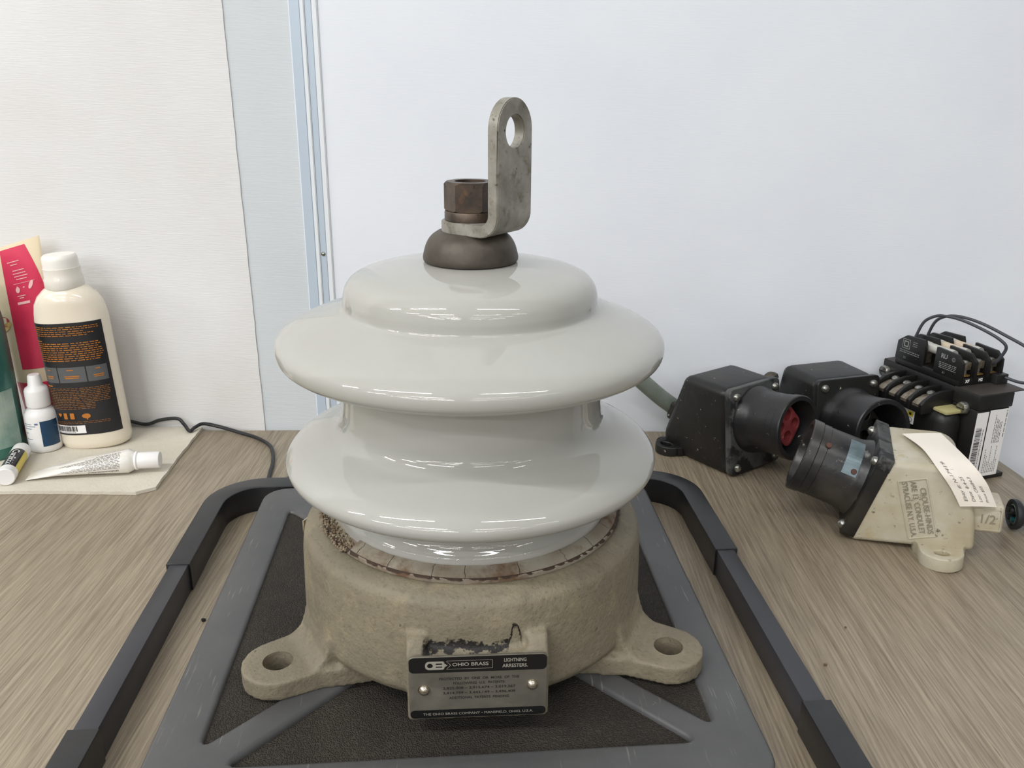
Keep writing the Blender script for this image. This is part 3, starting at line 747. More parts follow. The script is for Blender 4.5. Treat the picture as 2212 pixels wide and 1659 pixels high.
# white squeeze tube lying on the towel
q0, q1 = Vector((-0.4605, 0.7415, 0)), Vector((-0.3455, 0.7570, 0)); tax = (q1 - q0).normalized(); ang = math.atan2(tax.y, tax.x)
st2 = thing('squeeze_tube', 'flattened white squeeze tube with fine grey print lying on the towel', 'tube', (q0.x, q0.y, TZ), ang)
b = bmesh.new(); secs = [(0.0, 0.0105, 0.0007, 0.0012), (0.010, 0.0112, 0.0018, 0.0030), (0.025, 0.0118, 0.0040, 0.0060), (0.045, 0.0124, 0.0068, 0.0085), (0.065, 0.0128, 0.0092, 0.0104), (0.080, 0.0126, 0.0110, 0.0116), (0.0865, 0.0122, 0.0116, 0.0120), (0.0905, 0.0095, 0.0092, 0.0120), (0.0935, 0.0070, 0.0070, 0.0120)]
rings = []
for x, wy, hz_, cz in secs: rings.append([b.verts.new((x, wy * math.cos(t), cz + hz_ * math.sin(t))) for t in (2 * PI * i / 28 for i in range(28))])
for p, q in zip(rings, rings[1:]):
    for i in range(28): b.faces.new((p[i], p[(i + 1) % 28], q[(i + 1) % 28], q[i]))
b.faces.new(rings[0][::-1]); b.faces.new(rings[-1]); bmesh.ops.recalc_face_normals(b, faces=b.faces)
obj('tube_body', b, M_TUBEW, st2, smooth=50)
obj('screw_cap', lathe([(0, 0.0925), (0.0090, 0.0925), (0.0092, 0.0940), (0.0080, 0.0950), (0.0080, 0.1125), (0.0074, 0.1135), (0, 0.1135)], 32, frame_M((0, 0, 0.0120), (0, 0, 1), (1, 0, 0))), M_WPL, st2)
def tfn(x, y, z=0):        # x along tube, y around from the top toward the viewer
    for s0, s1 in zip(secs, secs[1:]):
        if x <= s1[0]: break
    k = (x - s0[0]) / (s1[0] - s0[0]); w, h, cz = (s0[i] + (s1[i] - s0[i]) * k for i in (1, 2, 3))
    t = PI / 2 + y; return Vector((x, (w + 0.0003) * math.cos(t), cz + (h + 0.0003) * math.sin(t)))
st2.scale = (1.065, 1, 1); f = Flat(); rnd = random.Random(31)
for i in range(11):
    f.scribble(0.040 - 0.012 * math.sin(i * 0.9) + (0.02 if i < 2 else 0), 0.0815, 0.30 + i * 0.135, 0.00075, lambda x, y, z=0: tfn(x, 0.30 + i * 0.135 + (y - 0.30 - i * 0.135) * 90, 0), rnd, 1, 1.5, 6)
for k in range(22):
    x = 0.054 + k * 0.0012
    f.poly([(x, 1.86), (x + rnd.choice((0.0004, 0.0007)), 1.86), (x + 0.0005, 2.05), (x, 2.05)], tfn)
f.build('fine_print', M_GINK, st2)

# upright cream and raspberry tube
pk = thing('upright_tube', 'cream and raspberry pink squeeze tube standing on its cap behind the dropper bottle', 'tube', (-0.499, 0.852, TZ), 0, ry=0)
b = bmesh.new(); rings = []
def psec(h):   # h from 0 (shoulder) to 1 (crimp): centre x, half width, half thickness
    return (0.002 - 0.0075 * h, 0.0190 + 0.0125 * h ** 0.8, 0.0175 * (1 - h) ** 0.75 + 0.0010)
NS = 20
for i in range(NS + 1):
    h = i / NS; cx, w, t = psec(h); row = []
    for k in range(32):
        a = 2 * PI * k / 32; x = w * math.cos(a); row.append(b.verts.new((cx + x, t * math.sin(a), 0.022 + 0.181 * h + 0.30 * x * h)))
    rings.append(row)
for p, q in zip(rings, rings[1:]):
    for i in range(32): b.faces.new((p[i], p[(i + 1) % 32], q[(i + 1) % 32], q[i]))
b.faces.new(rings[0][::-1]); b.faces.new(rings[-1])
obj('tube_body', b, M_CREAM, pk, smooth=60)
obj('tube_cap', lathe([(0, 0), (0.0170, 0), (0.0180, 0.001), (0.0180, 0.0215), (0, 0.0225)], 36, Matrix.Translation((0.002, 0, 0))), M_PINK, pk)
def pfn3(lift):
    def fn(x, h, z=0):     # x in -1..1 across the front, h 0..1
        cx, w, t = psec(h); y = -t * math.sqrt(max(0, 1 - x * x)); X_ = w * x
        return Vector((cx + X_, y - lift, 0.022 + 0.181 * h + 0.30 * X_ * h))
    return fn
f = Flat(); P3 = pfn3(0.0004)
lft = lambda h: -0.30 - 0.02 * h + (0.12 * (0.28 - h) / 0.28 if h < 0.28 else 0)
rgt = lambda h: 0.97 if h < 0.72 else 0.97 - 0.46 * ((h - 0.72) / 0.26) ** 1.4
for i in range(24):
    h0, h1 = 0.30 + 0.68 * i / 24, 0.30 + 0.68 * (i + 1) / 24
    for k in range(10):
        g = lambda h, k: lft(h) + (rgt(h) - lft(h)) * k / 10
        f.poly([(g(h0, k), h0), (g(h0, k + 1), h0), (g(h1, k + 1), h1), (g(h1, k), h1)], P3)
for i in range(5):
    h0, h1 = 0.05 + 0.17 * i / 5, 0.05 + 0.17 * (i + 1) / 5
    for k in range(12): f.poly([(-0.95 + k * 0.158, h0), (-0.95 + (k + 1) * 0.158, h0), (-0.95 + (k + 1) * 0.158, h1), (-0.95 + k * 0.158, h1)], P3)
pb = f.build('pink_band', M_PINK, pk)
f = Flat(); P4 = pfn3(0.0008); rnd = random.Random(9)
for h, a, c in ((0.905, -0.12, 0.28), (0.888, -0.02, 0.2), (0.855, 0.02, 0.40), (0.838, 0.02, 0.46), (0.822, 0.05, 0.5), (0.806, 0.1, 0.46), (0.715, 0.05, 0.34), (0.703, 0.12, 0.28)):
    f.scribble(a, c, h, 0.009, lambda x, y, z=0, h=h: P4(x, h + (y - h) * 0.7), rnd, 1, 4, 10)
f.rect(-0.02, 0.70, 0.7825, 0.7845, P4, 6)
f.poly([(0.10 + 0.075 * math.sin(t) * (1 if math.cos(t) < 0.2 else (1 - math.cos(t)) * 1.2), 0.752 - 0.02 * -math.cos(t)) for t in (2 * PI * i / 20 for i in range(20))], P4)
f.poly([(0.56 + 0.07 * math.cos(t) + 0.05 * math.sin(t), 0.765 + 0.022 * math.sin(t)) for t in (2 * PI * i / 18 for i in range(18))], P4)
f.rect(0.29, 0.35, 0.7555, 0.7615, P4)
f.rect(0.02, 0.46, 0.668, 0.682, P4, 4)
f.build('pale_print', M_PINKT, pb)
f = Flat()
f.poly([(-0.72 + 0.28 * math.cos(t), 0.585 + 0.03 * math.sin(t)) for t in (2 * PI * i / 22 for i in range(22))], P3); f.build('berry_picture', M_BERRY, pk)
f = Flat()
f.poly([(-0.64 + 0.26 * math.cos(t), 0.553 + 0.022 * math.sin(t) + 0.02 * math.cos(t)) for t in (2 * PI * i / 22 for i in range(22))], P4); f.build('pastry_picture', M_GOLD, pk)

# teal bottle at the very edge
gb = thing('teal_bottle', 'dark teal bottle with a pale label cut off at the left edge', 'bottle', (-0.5292, 0.800, TZ))
obj('bottle_body', lathe([(0, 0), (0.0295, 0), (0.0315, 0.002), (0.0318, 0.08), (0.0310, 0.135), (0.0285, 0.155), (0.020, 0.168), (0.011, 0.173), (0.011, 0.18), (0, 0.18)], 48), M_TEAL, gb, smooth=60)
obj('bottle_cap', lathe([(0, 0.178), (0.014, 0.178), (0.014, 0.205), (0.012, 0.207), (0, 0.207)], 32), M_CAPW, gb)
f = Flat(); f.rect(-0.09, 0.0485, 0.012, 0.070, cfn(0.0318, 0.0003), 40); f.build('pale_label', M_TEALP, gb)

# black cord along the wall
tag(obj('power_cord', tube([(-0.470, 0.862, 0.006), (-0.43, 0.8672, 0.0125), (-0.4012, 0.8675, 0.0075), (-0.385, 0.8690, 0.0120), (-0.3662, 0.8690, 0.0140), (-0.3570, 0.8640, 0.0090), (-0.3478, 0.8535, 0.0058), (-0.3440, 0.860, 0.0075), (-0.3372, 0.868, 0.0085), (-0.3199, 0.8690, 0.0045), (-0.2950, 0.859, 0.0021), (-0.2740, 0.8460, 0.0021), (-0.2560, 0.828, 0.0021), (-0.2462, 0.808, 0.0021), (-0.2390, 0.7813, 0.0021), (-0.2350, 0.755, 0.0021), (-0.2300, 0.736, 0.0021), (-0.2160, 0.738, 0.0021), (-0.2090, 0.775, 0.0021), (-0.18, 0.80, 0.0021), (-0.12, 0.815, 0.0021)], 0.0019, 10), M_CORD),
    'thin black cord running along the wall from the bottle and across the table', 'cord')

# ------------------------------------------------------------------ cast connector boxes
def receptacle(name, label, loc, yaw, w, prof, h, s, q, Lc, Rs, mh, mf, ms, lug, hub, contacts, side_lug, bev=0.006, ft=0.0048, lug0=0.0, pitch=0.0, ins=0.014):
    t = thing(name, label, 'connector', (loc[0], loc[1], 0), yaw, None, pitch)
    body = prism(prof, -w / 2, w / 2, 'Y')
    o = tmp(body); mm = o.modifiers.new('b', 'BEVEL'); mm.width = bev; mm.segments = 4; mm.limit_method = 'NONE'
    bpy.context.view_layer.update(); me = eval_mesh(o); bpy.data.objects.remove(o)
    obj('housing', me, mh, t, smooth=40)
    L = math.hypot(h, s); n = Vector((h, 0, s)) / L; mvec = Vector((-s, 0, h)) / L
    M = Matrix(((mvec.x, 0, n.x, 0), (mvec.y, 1, n.y, 0), (mvec.z, 0, n.z, 0), (0, 0, 0, 1)))   # local X up the flange, Y across, Z along the axis
    M = Matrix(((mvec.x, n.cross(mvec).x, n.x, 0), (mvec.y, n.cross(mvec).y, n.y, 0), (mvec.z, n.cross(mvec).z, n.z, 0), (0, 0, 0, 1)))
    fl = obj('cover_flange', shape2d(rrect(0.0015, L + 0.0008, -w / 2 - 0.0005, w / 2 + 0.0005, 0.0055), [], -0.002, ft, 0.0010, M), mf, t)
    Mc = M @ Matrix.Translation((q * L, 0, 0))
    sl = [(p.x, p.y) for p in spline([(Rs + 0.0030, 0.003, 0), (Rs + 0.0026, 0.0075, 0), (Rs + 0.0008, 0.013, 0), (Rs - 0.0008, 0.020, 0), (Rs - 0.0011, Lc - 0.016, 0)], 4)]
    sl += [(Rs - 0.0006, Lc - 0.0155), (Rs - 0.0006, Lc - 0.009), (Rs + 0.0002, Lc - 0.0082), (Rs + 0.0004, Lc - 0.001), (Rs - 0.0004, Lc), (Rs - 0.0042, Lc), (Rs - 0.0054, Lc - 0.0015), (Rs - 0.0054, 0.010), (0, 0.010)]
    sv = obj('sleeve', lathe(sl, 64, Mc), ms, t, smooth=40)
    obj('guide_pin', lathe([(0, 0.0014), (0.0018, 0.001), (0.0024, 0), (0.0024, -0.002)], 14, Mc @ Matrix.Rotation(math.radians(60), 4, 'Z') @ frame_M((Rs - 0.0019, 0, 0.024), (0, 0, 1), (1, 0, 0))), ms, sv)
    if contacts:
        R = Rs * 0.66
        outl = roundpoly([(R * 1.18, 0), (0, R * 1.05), (-R * 1.18, 0), (0, -R * 1.05)], R * 0.45, 6)
        hs = [circle(R * 0.52 * math.cos(a), R * 0.52 * math.sin(a), R * 0.27, 18) for a in (0, PI / 2, PI, 1.5 * PI)]
        ci = obj('contact_insert', shape2d(outl, hs, 0.009, Lc - ins, 0.0006, Mc), contacts[0], t)
        for a in (0, PI / 2, PI, 1.5 * PI):
            obj('socket', lathe([(0, Lc - ins - 0.008), (R * 0.268, Lc - ins - 0.008), (R * 0.268, 0.01)], 16, Mc @ Matrix.Translation((R * 0.52 * math.cos(a), R * 0.52 * math.sin(a), 0))), contacts[1], ci)
    for u, v in ((0.0085, -w / 2 + 0.0085), (0.0085, w / 2 - 0.0085), (L - 0.0075, -w / 2 + 0.0080), (L - 0.0075, w / 2 - 0.0080)):
        obj('screw', lathe([(0, 0.0045), (0.0018, 0.0042), (0.0035, 0.0028), (0.0041, 0.0008), (0.0041, -0.001), (0, -0.001)], 18, M @ Matrix.Translation((u, v, ft))), M_SCREW, fl, smooth=50)
    for sd in side_lug:
        cx, cy, R, th, hr, hy = lug
        out = [(cx + R * 1.22, w / 2 - 0.008), (cx + R * 1.15, w / 2 + 0.0005), (cx + R * 1.02, w / 2 + 0.0045)] + circle(cx, cy, R, 18, 0.15, PI - 0.15, True) + [(cx - R * 1.02, w / 2 + 0.0045), (cx - R * 1.15, w / 2 + 0.0005), (cx - R * 1.22, w / 2 - 0.008)]
        hl = [(cx + (hr * 1.35) * math.cos(a), hy + hr * math.sin(a)) for a in (2 * PI * i / 22 for i in range(22))]
        obj('mounting_lug', shape2d([(x, sd * y) for x, y in out], [[(x, sd * y) for x, y in hl]], lug0, th, 0.0012), mh, t, smooth=40)
    if hub:
        x0, x1, y0, y1, z0, z1 = hub; obj('conduit_hub', box(x0, x1, y0, y1, z0, z1, 0.0035, 3), mh, t, smooth=40)
    return t, M, Mc, L, sv

P1 = [(0, 0.0), (-0.0113, 0.0869), (-0.067, 0.0875), (-0.0905, 0.020), (-0.0875, 0.0)]
k1, *_ = receptacle('electrical_receptacle', 'black cast receptacle with red four-hole insert, nearest the porcelain', (0.2416, 0.7829), -0.9403, 0.0735, P1, 0.0869, 0.0113, 0.60, 0.0545, 0.0308, M_HOUSE, M_FLANGE, M_SLV,
                (-0.0778, 0.037, 0.0150, 0.010, 0.0048, 0.0425), (-0.101, -0.080, -0.022, 0.006, 0.026, 0.046), (M_RED, M_REDH), (-1,), ins=0.012, bev=0.008)
obj('conduit', tube([(-0.098, -0.010, 0.036), (-0.107, -0.025, 0.049), (-0.1175, -0.044, 0.0680), (-0.126, -0.060, 0.085)], 0.0088, 16, n=4), M_PIPE, k1, smooth=50, label='grey-green pipe stub')
P2 = [(0, 0.0), (-0.0113, 0.0869), (-0.067, 0.0875), (-0.0800, 0.030), (-0.074, 0.0)]
k2, *_ = receptacle('electrical_receptacle', 'black cast receptacle standing behind, between the red-insert one and the transformer', (0.339, 0.8016), -1.2578, 0.0735, P2, 0.0869, 0.0113, 0.52, 0.0560, 0.0312, M_HOUSE, M_HOUSE, M_SLV,
                (-0.060, 0.037, 0.0150, 0.010, 0.0048, 0.0425), None, (M_HOUSE, M_BLACK), (), ins=0.026, bev=0.008)
obj('gland_nut', lathe([(0, 0), (0.0095, 0), (0.011, 0.002), (0.011, 0.007), (0.008, 0.010), (0.004, 0.012), (0, 0.012)], 6, frame_M((-0.078, -0.040, 0.066), (1, 0, 0), (-0.2, -0.3, 0.9)) @ Matrix.Scale(0.75, 4)), M_CAP, k2, smooth=20)

P3 = [(0.001, 0.0), (-0.0262, 0.0750), (-0.0720, 0.0735), (-0.0825, 0.0670), (-0.0925, 0.0300), (-0.0945, 0.0020)]
W3 = 0.086
k3, M3, Mc3, L3, sv3 = receptacle('electrical_receptacle', 'yellowed white cast receptacle with black sleeve and a curled price sticker', (0.3002, 0.6793), math.radians(160.5), W3, P3, 0.0750, 0.0272, 0.50, 0.0610, 0.0326, M_CREAMH, M_HOUSE, M_SLV3,
                (-0.0685, 0.0555, 0.0165, 0.0078, 0.0042, 0.0605), (-0.1140, -0.086, 0.004, 0.0335, 0.0155, 0.0405), (M_FLANGE, M_BLACK), (1,), bev=0.0055, ft=0.0092, lug0=-0.0040, pitch=0.06)
# worn light-grey top end of the black flange strip
f3 = lambda u, v: M3 @ Vector((u, v, 0))
obj('bare_flange_edge', box(L3 * 0.865, L3 + 0.0012, -W3 / 2 - 0.0009, W3 / 2 + 0.0009, -0.0022, 0.0094, 0.0008, M=M3), M_FLANGE, k3)
yy = W3 / 2
SF = lambda lift: plane_fn((0, yy, 0), (-1, 0, 0), (0, 0, 1), lift)    # seen from the camera: x to picture right, z up
# raised maker's panel: text runs down the panel
pA, pB, pC, pD = Vector((0.0334, 0.0601)), Vector((0.0534, 0.0622)), Vector((0.0660, 0.0128)), Vector((0.0452, 0.0089))
cen = (pA + pB + pC + pD) / 4; dn = ((pD + pC) - (pA + pB)).normalized(); lf = Vector((dn.y, -dn.x)); lf = -lf if lf.x > 0 else lf
pl_o = SF(0)(cen.x, cen.y); e_dn = SF(0)(cen.x + dn.x, cen.y + dn.y) - pl_o; e_lf = SF(0)(cen.x + lf.x, cen.y + lf.y) - pl_o
nrm = Vector((0, 1, 0)); e_upt = nrm.cross(e_dn)         # text up direction for text running down
Mpn = Matrix(((e_dn.x, e_upt.x, nrm.x, pl_o.x), (e_dn.y, e_upt.y, nrm.y, pl_o.y), (e_dn.z, e_upt.z, nrm.z, pl_o.z), (0, 0, 0, 1)))
mp = obj('makers_panel', shape2d(rrect(-0.0262, 0.0262, -0.0112, 0.0112, 0.001), [rrect(-0.0252, 0.0252, -0.0102, 0.0102, 0.0008)], -0.001, 0.0010, 0.0003, Mpn), M_CREAMH, k3)
f = Flat(); tf = lambda x, y, z=0: Mpn @ Vector((x, y, z + 0.0001))
for s, y, x0, w_ in (('CROUSE-HINDS', 0.0062, -0.018, 0.041), ('ARE 13  CONDULET', 0.0, -0.0245, 0.047), ('SYRACUSE N.Y. U.S.A.', -0.0064, -0.0245, 0.049)):
    f.text(s, 0.0062, x0, y, tf, width=w_, extrude=0.0006)
obj('raised_lettering', (f.v, f.f), M_CREAMD, mp, smooth=0)
f = Flat()
f.text('1/2', 0.0110, 0, 0.0, lambda x, y, z=0: Vector((-(0.1020 + x * 0.9), 0.0336 + z, 0.0280 + y)), 'CENTER', extrude=0.0005)
obj('size_mark', (f.v, f.f), M_CREAMD, k3, smooth=0)
obj('size_frame', shape2d(rrect(0.0920, 0.1120, 0.0185, 0.0375, 0.001), [rrect(0.0927, 0.1113, 0.0192, 0.0368, 0.001)], 0.0, 0.0006, 0, Matrix(((-1, 0, 0, 0), (0, 0, 1, 0.0333), (0, 1, 0, 0), (0, 0, 0, 1)))), M_CREAMH, k3, smooth=0)
# curled price sticker: strip between two curves on the side of the housing
LC = [Vector(p) for p in ((-0.0794, 0.0462, 0.0430), (-0.0712, 0.0470, 0.0585), (-0.0610, 0.0450, 0.0725), (-0.0512, 0.0170, 0.0785), (-0.0381, -0.0164, 0.0775))]
RC = [Vector(p) for p in ((-0.1075, 0.0345, 0.0400), (-0.1028, 0.0345, 0.0505), (-0.0968, 0.0345, 0.0620), (-0.0850, 0.0260, 0.0748), (-0.0695, -0.0270, 0.0768))]
LCs, RCs = spline(LC, 6), spline(RC, 6)
def sticker(x, v, z=0):       # x 0..1 from left edge to right edge, v 0..1 from the lower end up
    i = max(0.0, min(1.0, v)) * (len(LCs) - 1); k = min(int(i), len(LCs) - 2); tt = i - k
    p = LCs[k].lerp(LCs[k + 1], tt); q = RCs[k].lerp(RCs[k + 1], tt)
    r = p.lerp(q, x); bow = 0.0032 * math.sin(PI * x) * (1 - 0.6 * v)
    return r + Vector((-0.35, 0.75, 0.55)).normalized() * (bow + z)
b = bmesh.new(); NX, NV = 10, 24
g = [[[b.verts.new(sticker(i / NX, j / NV, dz)) for i in range(NX + 1)] for j in range(NV + 1)] for dz in (0.0, -0.0003)]
for j in range(NV):
    for i in range(NX):
        b.faces.new((g[0][j][i], g[0][j][i + 1], g[0][j + 1][i + 1], g[0][j + 1][i])); b.faces.new((g[1][j][i], g[1][j + 1][i], g[1][j + 1][i + 1], g[1][j][i + 1]))
bmesh.ops.recalc_face_normals(b, faces=b.faces)
ps = obj('price_sticker', b, M_PAPER, k3, smooth=60, label='curled cream price sticker with four printed lines')
f = Flat()
for k, (s, wd) in enumerate((('Ebay #: N-17419', 0.52), ('Date  8-4-25', 0.36), ('Loc: CR6B4.3', 0.38), ('Price $55', 0.27))):
    xc = 0.20 + 0.185 * k
    f.text(s, 0.105, 0.09, 0, lambda x, y, z=0, xc=xc: sticker(xc - y * 1.05, x, 0.0004), width=wd, bold=0.0)
f.build('sticker_lettering', M_GINK, ps)
# blue-grey foil label wrapped on the sleeve
def sl3(a, z, lift=0.0004): return Mc3 @ Vector(((0.0326 - 0.0008 + lift) * math.cos(a), (0.0326 - 0.0008 + lift) * math.sin(a), z))
f = Flat()
sgn = 1 if (Mc3.to_3x3() @ Vector((0, 1, 0))).y > 0 else -1
for i in range(14):
    a0, a1 = sgn * (0.15 + 1.1 * i / 14), sgn * (0.15 + 1.1 * (i + 1) / 14)
    n0 = len(f.v); f.v += [sl3(a0, 0.0145), sl3(a1, 0.0145), sl3(a1, 0.0290), sl3(a0, 0.0290)]; f.f.append((n0, n0 + 1, n0 + 2, n0 + 3))
f.build('foil_label', M_FOIL, sv3)
a = sgn * 1.12
obj('rivet', lathe([(0, 0.0006), (0.0022, 0.0004), (0.0026, -0.0004)], 14, frame_M(sl3(a, 0.0195, 0.0006), (Mc3.to_3x3() @ Vector((0, 0, 1))), (Mc3.to_3x3() @ Vector((math.cos(a), math.sin(a), 0))))), M_RUSTDOT, sv3)
a = sgn * 0.72
obj('rivet', lathe([(0, 0.0006), (0.0022, 0.0004), (0.0026, -0.0004)], 14, frame_M(sl3(a, 0.0455, 0.0018), (Mc3.to_3x3() @ Vector((0, 0, 1))), (Mc3.to_3x3() @ Vector((math.cos(a), math.sin(a), 0))))), M_RUSTDOT, sv3)

# cut cable end at the right edge
ce = thing('cable_end', 'cut end of a grey cable with a dark collar beside the white receptacle', 'cable', (0.4335, 0.664, 0))
ca = Vector((1, -0.14, 0.0)).normalized()
Mce = frame_M((0, 0, 0.0135), (0, 0, 1), ca)
obj('sheath', lathe([(0.0080, 0.001), (0.0098, 0.003), (0.0098, 0.16), (0, 0.16)], 28, Mce), M_PIPE, ce)
obj('collar', lathe([(0.0092, 0.0025), (0.0108, 0.0), (0.0130, 0.0010), (0.0134, 0.0040), (0.0122, 0.0065), (0.0099, 0.0080)], 32, Mce), M_CORD, ce)
obj('cable_filler', lathe([(0, 0.012), (0.0094, 0.012)], 24, Mce), M_BLACK, ce, smooth=0)
for (x, y), m_ in (((0.004, 0.002), M_CORD), ((-0.003, 0.004), M_TEALW), ((-0.004, -0.003), M_CORD), ((0.002, -0.005), M_CORD)):
    obj('wire', tube([Mce @ Vector((x, y, 0.014)), Mce @ Vector((x * 1.1, y * 1.1, 0.004)), Mce @ Vector((x, y, -0.001))], 0.0022, 10, n=3), m_, ce)

# ------------------------------------------------------------------ control transformer with fuse block
tf_ = thing('control_transformer', 'black control transformer with fuse block on top and white labels on its end', 'transformer', (0.438, 0.7503, 0), 0.3414)
TL, TW_, TH_ = 0.1235, 0.0395, 0.0904
obj('core', box(0.0, TW_, 0.0, TL, 0.004, 0.0755, 0.0012), M_CORE, tf_)
obj('top_plate', box(-0.0012, TW_ + 0.002, -0.0008, TL + 0.001, 0.0758, TH_, 0.0010), M_CORE, tf_)
obj('top_sheet', box(-0.0005, TW_ + 0.0165, 0.0002, 0.030, TH_ - 0.0002, TH_ + 0.0006), M_COREF, tf_)
obj('top_sheet', box(-0.0005, TW_ + 0.010, 0.108, TL + 0.0005, TH_ - 0.0002, TH_ + 0.0006), M_COREF, tf_)
obj('side_bracket', box(TW_, TW_ + 0.0150, 0.020, 0.034, 0.078, 0.1005, 0.001), M_CORE, tf_)
obj('mounting_foot', box(-0.004, TW_ + 0.012, 0.002, 0.016, 0.0, 0.0045, 0.0008), M_CORE, tf_)
obj('mounting_foot', box(-0.004, TW_ + 0.012, TL - 0.016, TL - 0.002, 0.0, 0.0045, 0.0008), M_CORE, tf_)
obj('coil', box(-0.0265, 0.002, 0.0125, 0.111, 0.010, 0.0712, 0.012, 5), M_CORE, tf_, smooth=50)
obj('coil_paper', box(-0.0235, 0.0, 0.0135, 0.110, 0.0690, 0.0724, 0.001), M_KRAFT, tf_, label='yellowish paper on the coil top')
for w_, z_ in ((0.0150, 0.0740), (0.1190, 0.0785)):
    Mb = frame_M((-0.0012, w_, z_), (0, 0, 1), (-1, 0, 0))
    bt = obj('bolt', lathe([(0, 0.0048), (0.0052, 0.0048), (0.0062, 0.0036), (0.0062, -0.001), (0, -0.001)], 22, Mb), M_SCREW, tf_, smooth=40)
    obj('slot', box(-0.0005, 0.0005, -0.0045, 0.0045, 0.0045, 0.0050, M=Mb), M_BLACK, bt, smooth=0)
# end labels
end = lambda lift: plane_fn((0, 0, 0), (1, 0, 0), (0, 0, 1), lift)
f = Flat(); f.rect(-0.0002, 0.0142, 0.006, 0.0735, end(0.0002)); l1 = f.build('paper_label', M_WHITE, tf_)
f = Flat(); f.rect(0.0156, 0.0392, 0.0055, 0.0745, end(0.0002)); l2 = f.build('paper_label', M_WHITE, tf_)
rnd = random.Random(41)
f = Flat(); barcode(f, 0.014, 0.058, 0.0018, 0.0088, lambda x, y, z=0: end(0.0004)(x, y), rnd, vertical=True)
f.scribble(0.016, 0.056, 0.0108, 0.0008, lambda x, y, z=0: end(0.0004)(y, x), rnd); f.build('barcode', M_INK, l1)
f = Flat(); ef = lambda x, y, z=0: end(0.0004)(y, x)
for k, yv in enumerate((0.0185, 0.0208, 0.0228, 0.0248, 0.0268)):
    f.scribble(0.040, 0.0725, yv + 0.006, 0.0010 if k else 0.0009, ef, rnd, rnd.uniform(0.6, 1)); 
for k in range(8): f.scribble(0.009, 0.044 - 0.01 * (k % 3), 0.0195 + k * 0.0022, 0.0009, ef, rnd, rnd.uniform(0.4, 0.9), 1, 2.5)
f.scribble(0.045, 0.073, 0.0372, 0.0012, ef, rnd)
f.build('label_print', M_GINK, l2)
# small agency tag on the coil side
f = Flat(); cf = plane_fn((-0.0268, 0, 0), (0, -1, 0), (0, 0, 1), 0.0003)
f.rect(-0.0760, -0.0470, 0.0475, 0.0610, cf); tg = f.build('white_tag', M_WHITE, tf_)
cf2 = plane_fn((-0.0268, 0, 0), (0, -1, 0), (0, 0, 1), 0.0006)
f = Flat(); f.rect(-0.0555, -0.0485, 0.0550, 0.0602, cf2); f.build('yellow_mark', M_YEL, tg)
cf3 = plane_fn((-0.0268, 0, 0), (0, -1, 0), (0, 0, 1), 0.0009)
f = Flat(); f.rect(-0.0535, -0.0505, 0.0564, 0.0588, cf3); 
rg = [circle(-0.0520, 0.0515, 0.0027, 16), circle(-0.0520, 0.0515, 0.0021, 16)]
for i in range(16): f.poly([rg[0][i], rg[0][(i + 1) % 16], rg[1][(i + 1) % 16], rg[1][i]], cf2)
for y in (0.0592, 0.0575, 0.0558, 0.0535): f.scribble(-0.0745, -0.0585, y, 0.0007, cf2, rnd)
f.build('tag_print', M_INK, tg)
# screw terminal block along the coil side
tbk = obj('terminal_block', box(-0.0365, -0.0010, 0.0300, 0.0955, 0.0650, 0.0745, 0.0010), M_BAKE, tf_)
arch = [(-0.0385, 0.0660), (-0.0385, 0.0752), (-0.0345, 0.0800), (-0.0270, 0.0845), (-0.0160, 0.0868), (-0.0040, 0.0872), (-0.0010, 0.0872), (-0.0010, 0.0660)]
WP = [0.0312, 0.0468, 0.0624, 0.0780, 0.0936]
for w_ in WP: obj('barrier', prism(arch, w_ - 0.0018, w_ + 0.0018, 'Y', bev=0.0006), M_BAKE, tbk)
for a_, c_ in zip(WP, WP[1:]):
    mid = (a_ + c_) / 2
    clip = prism([(-0.0372, 0.0715), (-0.0372, 0.0742), (-0.0335, 0.0775), (-0.0255, 0.0805), (-0.0120, 0.0822), (-0.0120, 0.0807), (-0.0250, 0.0790), (-0.0325, 0.0760), (-0.0352, 0.0738), (-0.0352, 0.0715)], mid - 0.0038, mid + 0.0038, 'Y')
    tm = obj('terminal_clip', clip, M_TIN, tbk)
    obj('terminal_screw', lathe([(0, 0.0030), (0.0025, 0.0026), (0.0040, 0.0014), (0.0040, -0.002), (0, -0.002)], 18, frame_M((-0.0195, mid, 0.0822), (1, 0, 0), (-0.2, 0, 1))), M_SCREW, tm, smooth=50)
